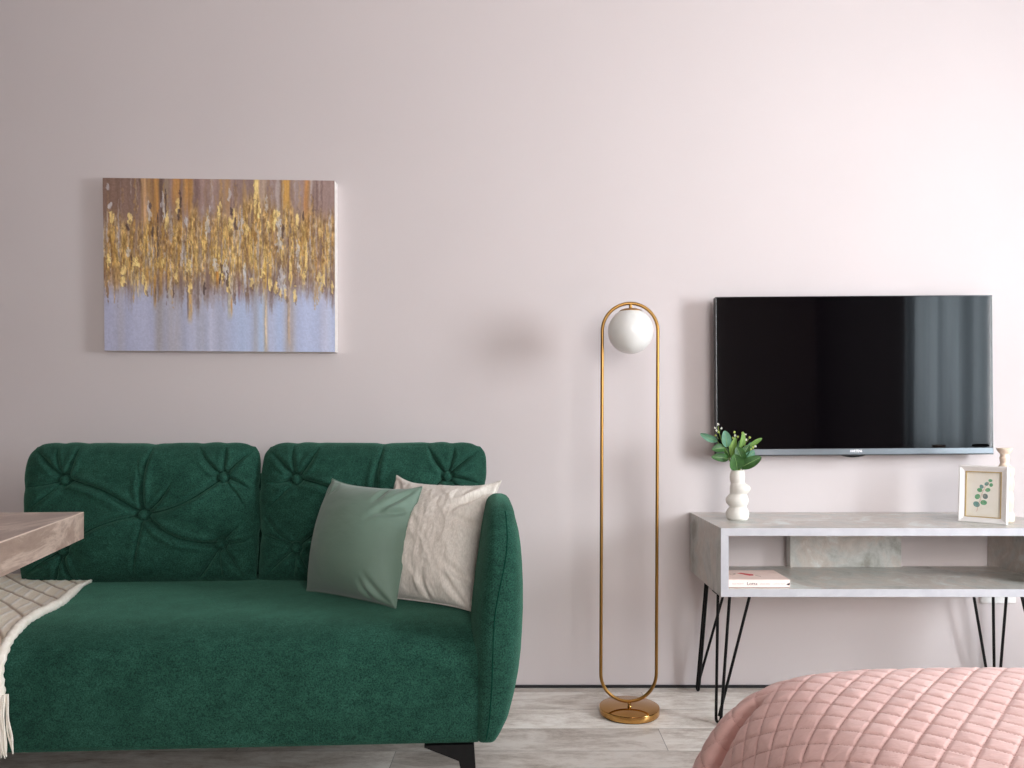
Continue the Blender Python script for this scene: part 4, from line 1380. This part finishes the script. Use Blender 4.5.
# easel strut at the rear
st_ = MB()
p0 = fp(fw * 0.42, fh * 0.6, -0.017); p1 = fp(fw * 0.58, fh * 0.6, -0.017)
q0 = Vector((p0.x, p0.y, Z1 + 0.001)) + back * 0.040; q1 = Vector((p1.x, p1.y, Z1 + 0.001)) + back * 0.040
st_.prism([p0, p1, q1, q0], tuple(back * 0.002))
st_.build('easel_strut', M_cardback, pfr, smooth=False)
# the printed sprig: positions measured in the close-up of the frame (pixels of that view)
TLc, TRc, BLc, BRc = (82, 234), (497, 246), (74, 696), (497, 724)


def card_xy(cx, cy):
    u = (cx - 82) / 415.0
    v = 1 - (cy - (234 + 12 * u)) / (462 + 16 * u)
    return u * fw, v * fh


yd = -0.0124


def disc(cx, cy, r, ang=0.0, sq=0.85):
    x, z = card_xy(cx, cy)
    rr = r / 415.0 * fw
    return [fp(x + rr * (math.cos(t) * math.cos(ang) - sq * math.sin(t) * math.sin(ang)), z + rr * (math.cos(t) * math.sin(ang) + sq * math.sin(t) * math.cos(ang)), yd) for t in np.linspace(0, 2 * PI, 18)[:-1]]


pr = MB()
for k, (cx, cy, r, mi) in enumerate(((345, 360, 17, 0), (315, 387, 20, 1), (352, 396, 18, 0), (272, 410, 20, 1), (257, 438, 23, 0), (325, 437, 22, 0), (239, 492, 26, 0), (305, 490, 26, 2), (232, 555, 30, 1), (293, 541, 28, 0))):
    pr.mi = mi
    pr.prism(disc(cx, cy, r, k * 0.7), tuple(en * 0.0002))
pr.mi = 3
tws = [((235, 615), (245, 570)), ((245, 570), (262, 520)), ((262, 520), (275, 470)), ((275, 470), (300, 415)), ((300, 415), (340, 370)), ((262, 520), (293, 541)), ((268, 500), (239, 492)), ((275, 470), (305, 490)), ((285, 445), (257, 438)), ((290, 435), (325, 437)), ((300, 415), (272, 410))]
for (c1, c2) in tws:
    x1_, z1_ = card_xy(*c1); x2_, z2_ = card_xy(*c2)
    pr.tube([fp(x1_, z1_, yd), fp(x2_, z2_, yd)], 0.00045, 5)
pr.build('botanical_print', None, card, smooth=False, mats=[M_pr1, M_pr2, M_pr3, M_twig], autos=None)

# ------------------------------------------------------------------ candle holder
cd_ = 2.43
cx_ = (1004.6 - CX) * cd_ / F; cy_ = cd_ - D0
kc = cd_ / F
ch = thing('candle_holder', 'cream and peach stone candle holder standing behind the small white picture frame', 'candle holder', (cx_, cy_, Z1))


def cz_(py): return Z1 + (524.0 - py) * 0.971 * kc


pr_ = [(524.0, 8.0), (523, 9.6), (520, 10.3), (516, 9.8), (513.5, 8.4), (511, 8.2), (505, 8.9), (500, 9.2), (496, 8.6), (492.5, 8.2), (489, 9.0), (484, 9.6), (480.5, 9.2), (477.5, 8.6), (474, 9.6), (470.5, 10.0), (468, 9.2), (467, 6.6), (466, 5.6), (463.5, 4.3), (460.5, 4.9), (458, 5.3), (456, 4.5), (454.5, 4.2), (453, 5.6), (451, 7.3), (449.3, 8.1), (448.2, 8.2), (447.9, 7.6), (448.5, 5.2), (452.0, 4.2)]
rows = np.array(pr_)
tt = np.arange(len(rows)); ti = np.linspace(0, len(rows) - 1, 150)
cut = 106
prof = [(cx_, cy_, cz_(np.interp(t, tt, rows[:, 0])), np.interp(t, tt, rows[:, 1]) * 0.87 * kc, np.interp(t, tt, rows[:, 1]) * 0.87 * kc) for t in ti]
n_b = int(np.searchsorted(ti, 18))
MB().rings(prof[:n_b + 1], 44).build('pillar', noisy('cream_stone', (222, 206, 184), (230, 218, 200), 24, 0.5).m, ch, label='cream ribbed lower pillar')
MB().rings(prof[n_b:], 44).build('candle_cup', M_peach, ch, label='peach veined cup and neck')

# ------------------------------------------------------------------ wall socket under the console
so = thing('wall_socket', 'white double wall socket on the wall below the right end of the console', 'socket', ((981.5 + 1016) / 2 * 1.0 * 0 + (998.7 - CX) * 2.69 / F, 0, 0.297))
sx0, sx1 = (981.3 - CX) * 2.69 / F, (1016.3 - CX) * 2.69 / F
pl_o = MB().box((sx0, -0.010, 0.297), (sx1, 0.0, 0.378), 0.003, 3).build('plate', M_socket, so, smooth=False)
for f_ in (0.27, 0.73):
    xx = sx0 + (sx1 - sx0) * f_
    V = MB()
    rgs = [(0.021, -0.0098), (0.021, -0.012), (0.0195, -0.0125), (0.0185, -0.0105)]
    n = 32
    vs = []; fs = []
    for (r, y) in rgs:
        for k in range(n):
            a = 2 * PI * k / n
            vs.append((xx + r * math.cos(a), y, 0.3375 + r * math.sin(a)))
    for i in range(len(rgs) - 1):
        for k in range(n):
            k2 = (k + 1) % n
            fs.append((i * n + k, i * n + k2, (i + 1) * n + k2, (i + 1) * n + k))
    fs.append(tuple(3 * n + k for k in range(n)))
    V.add(vs, fs)
    V.build('outlet', M_socket, so)

# ------------------------------------------------------------------ bed under the quilted bedspread
BX_0, BX_1 = 0.43, 1.98
BD1 = 1.345                                                # depth of the foot end
BD0 = -0.45
bed = thing('bed', 'low upholstered bed hidden under the pink quilted bedspread', 'bed', ((BX_0 + BX_1) / 2, (BD0 + BD1) / 2 - D0, 0))
MB().box((BX_0 + 0.06, BD0 - D0, 0.06), (BX_1, BD1 - D0 - 0.12, 0.26), 0.03, 3).build('bed_base', M_bedbase, bed)
MB().box((BX_0 + 0.06, BD0 - D0, 0.26), (BX_1, BD1 - D0 - 0.12, 0.43), 0.05, 4).build('mattress', M_white_paint, bed)
for lx_ in (BX_0 + 0.15, BX_1 - 0.15):
    for ld_ in (BD0 + 0.1, BD1 - 0.3):
        MB().rings([(lx_, ld_ - D0, 0, 0.02, 0.02), (lx_, ld_ - D0, 0.065, 0.026, 0.026)], 20).build('leg', M_black_metal, bed)

CS = np.array([(0.205, 0.02), (0.215, 0.06), (0.235, 0.13), (0.262, 0.21), (0.288, 0.275), (0.312, 0.325), (0.332, 0.366), (0.351, 0.404), (0.370, 0.430), (0.392, 0.451), (0.415, 0.4665), (0.442, 0.478), (0.476, 0.488), (0.533, 0.496), (0.595, 0.501), (0.70, 0.503), (1.2, 0.504), (1.90, 0.503), (1.97, 0.495), (2.01, 0.47), (2.025, 0.42), (2.03, 0.30), (2.03, 0.04)])
csl = np.r_[0, np.cumsum(np.hypot(np.diff(CS[:, 0]), np.diff(CS[:, 1])))]
LS = np.array([(BD0, 0.0), (0.6, 0.0), (1.22, 0.0), (1.285, 0.003), (1.315, 0.010), (1.335, 0.024), (1.345, 0.045), (1.352, 0.08), (1.372, 0.20), (1.395, 0.33), (1.41, 0.46)])
lsl = np.r_[0, np.cumsum(np.hypot(np.diff(LS[:, 0]), np.diff(LS[:, 1])))]
ns, nt = 600, 520
# finer where it is seen
s_ = np.interp(np.linspace(0, 1, ns), [0, 0.75, 1], [0, csl[14] + 0.62, csl[-1]])
t_ = np.interp(np.linspace(0, 1, nt), [0, 0.2, 0.85, 1], [0, 1.15, lsl[5], lsl[-1]])


def smooth_interp(x, xp, fp_):
    # average of shifted interpolations rounds the corners of the profile
    return sum(np.interp(x + o, xp, fp_) for o in (-0.016, -0.008, 0, 0.008, 0.016)) / 5


S_, T_ = np.meshgrid(s_, t_, indexing='ij')
Xq = smooth_interp(S_, csl, CS[:, 0]); Zq = smooth_interp(S_, csl, CS[:, 1]) + 0.0125
Dq = smooth_interp(T_, lsl, LS[:, 0]); Dr = smooth_interp(T_, lsl, LS[:, 1])
sidew = sstep(0.46, 0.30, Xq)                              # 1 on the left-hand drop
# towards the viewer the side swings out a little
Zq = np.maximum(0.015, Zq - Dr)
# fold pushed out at the far left corner
fold = sstep(1.245, 1.33, Dq) * sstep(0.50, 0.33, Xq)
Xq = Xq - 0.024 * fold; Zq = np.maximum(0.015, Zq - 0.014 * fold)
groove = np.exp(-((Dq - 1.272) / 0.012) ** 2) * sstep(0.42, 0.35, Xq)
# puckered diamonds
qa = math.radians(41)
cel = 0.0352
ua = (S_ * math.cos(qa) - T_ * math.sin(qa)) / cel
ub = (S_ * math.cos(qa) + T_ * math.sin(qa)) / cel
fa = np.abs(ua - np.floor(ua) - 0.5) * 2; fb = np.abs(ub - np.floor(ub) - 0.5) * 2      # 1 at a seam
puff = 0.55 * (1 - fa ** 9).clip(0) * (1 - fb ** 9).clip(0) + 0.45 * ((1 - fa ** 2) * (1 - fb ** 2)).clip(0)
rnd = hash2(np.floor(ua), np.floor(ub), 5)
wr = fbm(S_ * 38, T_ * 30, 51, 3) - 0.45
hq = 0.0024 * puff * (0.8 + 0.4 * rnd) + 0.0030 * wr * puff - 0.0012 * np.exp(-((1 - np.maximum(fa, fb)) / 0.05) ** 2)
hq = hq + 0.010 * (fbm(S_ * 4, T_ * 3.2, 66, 2) - 0.4) - 0.034 * groove
Pq = np.stack([Xq, Dq - D0, Zq], -1)
dS = np.gradient(Pq, axis=0); dT = np.gradient(Pq, axis=1)
Nq = np.cross(dS, dT); Nq /= np.linalg.norm(Nq, axis=-1, keepdims=True) + 1e-9
Nq = np.where(Nq[..., 2:3] < -0.02, -Nq, Nq)
Pq2 = Pq + Nq * hq[..., None]
Pq2[..., 2] = np.maximum(Pq2[..., 2], 0.006)
bsp = thing('bedspread', 'dusty pink diamond quilted bedspread draped over the bed in the right foreground', 'bedspread', ((BX_0 + BX_1) / 2, (BD0 + BD1) / 2 - D0, 0.43))
quilt = mesh('quilted_cover', Pq2.reshape(-1, 3), grid_faces(ns, nt), M_quilt, bsp)


# dashed stitches along the seams, seen on the top
def stitches(name):
    m = MB()
    from itertools import product
    cosq, sinq = math.cos(qa), math.sin(qa)

    def surf(s, t):
        i = np.searchsorted(s_, s); j = np.searchsorted(t_, t)
        if i <= 0 or j <= 0 or i >= ns or j >= nt: return None
        u = (s - s_[i - 1]) / (s_[i] - s_[i - 1]); v = (t - t_[j - 1]) / (t_[j] - t_[j - 1])
        p = (Pq2[i - 1, j - 1] * (1 - u) + Pq2[i, j - 1] * u) * (1 - v) + (Pq2[i - 1, j] * (1 - u) + Pq2[i, j] * u) * v
        nn = Nq[i - 1, j - 1]
        return Vector(p + nn * 0.0004), Vector(nn)
    slo, shi, tlo, thi = csl[3], csl[14] + 0.60, 1.30, lsl[7]
    for fam in (0, 1):
        vals = [(s * cosq + (-1 if fam == 0 else 1) * t * sinq) / cel for s in (slo, shi) for t in (tlo, thi)]
        for k in range(math.floor(min(vals)), math.ceil(max(vals)) + 1):
            c = k * cel
            # the line s*cos -/+ t*sin = c, run along it
            L = np.arange(-3, 3, 0.0095)
            for l in L:
                if fam == 0:
                    s0, t0 = c * cosq + l * sinq, -c * sinq + l * cosq
                    s1, t1 = s0 + 0.0058 * sinq, t0 + 0.0058 * cosq
                else:
                    s0, t0 = c * cosq - l * sinq, c * sinq + l * cosq
                    s1, t1 = s0 - 0.0058 * sinq, t0 + 0.0058 * cosq
                if not (slo < s0 < shi and tlo < t0 < thi): continue
                a = surf(s0, t0); b = surf(s1, t1)
                if a is None or b is None: continue
                pa, na = a; pb, nb = b
                d = (pb - pa).normalized(); sd = d.cross(na).normalized() * 0.0005
                up = na * 0.0004
                m.add([pa - sd, pa + sd, pb + sd, pb - sd, pa + up, pb + up], [(0, 4, 5, 3), (1, 2, 5, 4), (0, 1, 4), (3, 5, 2)])
    o = m.build(name, M_stitch, quilt, autos=None)
    o['kind'] = 'stuff'
    return o


stitches('stitching')


# ------------------------------------------------------------------ curtains at the right-hand window
def curtain(name, label, y0, y1, mat, x, amp, waves, seed):
    n = 160
    t = thing(name, label, 'curtain', (x, (y0 + y1) / 2, 0.02))
    ys = np.linspace(y0, y1, n); zs = np.linspace(0.02, 2.60, 30)
    Yg, Zg = np.meshgrid(ys, zs, indexing='ij')
    ph = (Yg - y0) / (y1 - y0) * waves * 2 * PI
    jit = fbm(Yg * 7, Zg * 0.3, seed, 2) * 4
    Xc = x + amp * np.sin(ph + jit) * (0.65 + 0.35 * (1 - Zg / 2.6))
    V = np.stack([Xc, Yg + 0.012 * np.cos(ph + jit), Zg], -1).reshape(-1, 3)
    mesh('curtain_cloth', V, grid_faces(n, 30), mat, t)
    return t


ms_ = bpy.data.materials.new('sheer_curtain'); ms_.use_nodes = True
nt_ = ms_.node_tree; nt_.nodes.clear()
o_ = nt_.nodes.new('ShaderNodeOutputMaterial'); mx_ = nt_.nodes.new('ShaderNodeMixShader'); tr_ = nt_.nodes.new('ShaderNodeBsdfTransparent'); tl_ = nt_.nodes.new('ShaderNodeBsdfTranslucent')
tl_.inputs['Color'].default_value = rgba((224, 232, 236)); tr_.inputs['Color'].default_value = rgba((240, 245, 248))
wv = nt_.nodes.new('ShaderNodeTexNoise'); wv.inputs['Scale'].default_value = 9.0
mpn = nt_.nodes.new('ShaderNodeMapping'); mpn.inputs['Scale'].default_value = (1, 1, 0.02); tcn = nt_.nodes.new('ShaderNodeTexCoord')
nt_.links.new(tcn.outputs['Object'], mpn.inputs['Vector']); nt_.links.new(mpn.outputs['Vector'], wv.inputs['Vector'])
rm = nt_.nodes.new('ShaderNodeMapRange'); rm.inputs['To Min'].default_value = 0.05; rm.inputs['To Max'].default_value = 0.30
nt_.links.new(wv.outputs['Fac'], rm.inputs['Value']); nt_.links.new(rm.outputs['Result'], mx_.inputs['Fac'])
nt_.links.new(tr_.outputs[0], mx_.inputs[1]); nt_.links.new(tl_.outputs[0], mx_.inputs[2]); nt_.links.new(mx_.outputs[0], o_.inputs['Surface'])
curtain('sheer_curtain', 'white sheer curtain hanging in front of the window on the right wall', -2.08, -1.34, ms_, XR - 0.075, 0.022, 8, 3)
mdr = bpy.data.materials.new('grey_blue_drape'); mdr.use_nodes = True
nt2 = mdr.node_tree; nt2.nodes.clear()
o2 = nt2.nodes.new('ShaderNodeOutputMaterial'); mx2 = nt2.nodes.new('ShaderNodeMixShader'); df2 = nt2.nodes.new('ShaderNodeBsdfDiffuse'); tl2 = nt2.nodes.new('ShaderNodeBsdfTranslucent')
nz2 = nt2.nodes.new('ShaderNodeTexNoise'); nz2.inputs['Scale'].default_value = 7.0
mp2 = nt2.nodes.new('ShaderNodeMapping'); mp2.inputs['Scale'].default_value = (1, 1, 0.02); tc2 = nt2.nodes.new('ShaderNodeTexCoord')
nt2.links.new(tc2.outputs['Object'], mp2.inputs['Vector']); nt2.links.new(mp2.outputs['Vector'], nz2.inputs['Vector'])
rp2 = nt2.nodes.new('ShaderNodeValToRGB')
rp2.color_ramp.elements[0].position = 0.3; rp2.color_ramp.elements[0].color = rgba((70, 82, 88))
rp2.color_ramp.elements[1].position = 0.7; rp2.color_ramp.elements[1].color = rgba((176, 188, 194))
nt2.links.new(nz2.outputs['Fac'], rp2.inputs['Fac'])
for b_2 in (df2, tl2):
    nt2.links.new(rp2.outputs['Color'], b_2.inputs['Color'])
mx2.inputs['Fac'].default_value = 0.55
nt2.links.new(df2.outputs[0], mx2.inputs[1]); nt2.links.new(tl2.outputs[0], mx2.inputs[2]); nt2.links.new(mx2.outputs[0], o2.inputs['Surface'])
curtain('curtain', 'grey-blue curtain drawn across the far half of the right window', -3.12, -2.13, mdr, XR - 0.075, 0.03, 7, 8)
rod = thing('curtain_rod', 'black curtain rod above the window on the right wall', 'curtain rod', (XR - 0.075, -2.3, 2.61))
MB().tube([(XR - 0.075, -3.45, 2.625), (XR - 0.075, -1.2, 2.625)], 0.012, 14).build('rod', M_black_metal, rod)
for yy in (-3.45, -1.2):
    MB().sphere((XR - 0.075, yy, 2.625), 0.02, 16, 10).build('finial', M_black_metal, rod)
for yy in (-3.38, -1.27):
    MB().box((XR - 0.08, yy - 0.008, 2.605), (XR, yy + 0.008, 2.625), 0.002).build('rod_bracket', M_black_metal, rod, smooth=False)

# ------------------------------------------------------------------ light: daylight through the right window, added fill from behind the viewer
def area(name, loc, rot, sx, sy, power, col):
    l = bpy.data.lights.new(name, 'AREA')
    l.shape = 'RECTANGLE'; l.size = sx; l.size_y = sy; l.energy = power; l.color = col
    o = bpy.data.objects.new(name, l); C.objects.link(o)
    o.location = loc; o.rotation_euler = rot
    return o


LW, LB, WS = 248.0, 120.0, 1.0
area('window_daylight', (XR + T + 0.06, (WY0 + WY1) / 2, (WZ0 + WZ1) / 2), (0, PI / 2, 0), WZ1 - WZ0, WY1 - WY0, LW, (0.985, 0.985, 1.0))
area('rear_fill_light', ((BX0 + BX1) / 2, YB - T - 0.06, (BZ0 + BZ1) / 2), (PI / 2, 0, 0), BX1 - BX0, BZ1 - BZ0, LB, (1.0, 0.985, 0.97))  # fill light added behind the viewer to lift surfaces that face it
wd_ = bpy.data.worlds.new('daylight'); sc.world = wd_
wd_.use_nodes = True
bg = wd_.node_tree.nodes['Background']
bg.inputs['Color'].default_value = (0.90, 0.95, 1.0, 1)
bg.inputs['Strength'].default_value = WS

# ------------------------------------------------------------------ camera
cam = bpy.data.cameras.new('camera')
co = bpy.data.objects.new('camera', cam); C.objects.link(co)
co.location = (0, -D0, CAMZ)
co.rotation_euler = (PI / 2, 0, 0)
cam.sensor_fit = 'HORIZONTAL'; cam.sensor_width = 36.0
cam.lens = F / 1024 * 36.0
cam.shift_x = -(CX - 512) / 1024
cam.shift_y = (CY - 384) / 1024
cam.clip_start = 0.05
sc.camera = co

sc.view_settings.view_transform = 'Standard'
sc.view_settings.look = 'None'
sc.view_settings.gamma = 1.0
sc.view_settings.use_curve_mapping = False
sc.view_settings.exposure = 0.0
sc.cycles.max_bounces = 10
sc.cycles.diffuse_bounces = 6
sc.cycles.use_denoising = True
sc.cycles.sample_clamp_indirect = 6.0
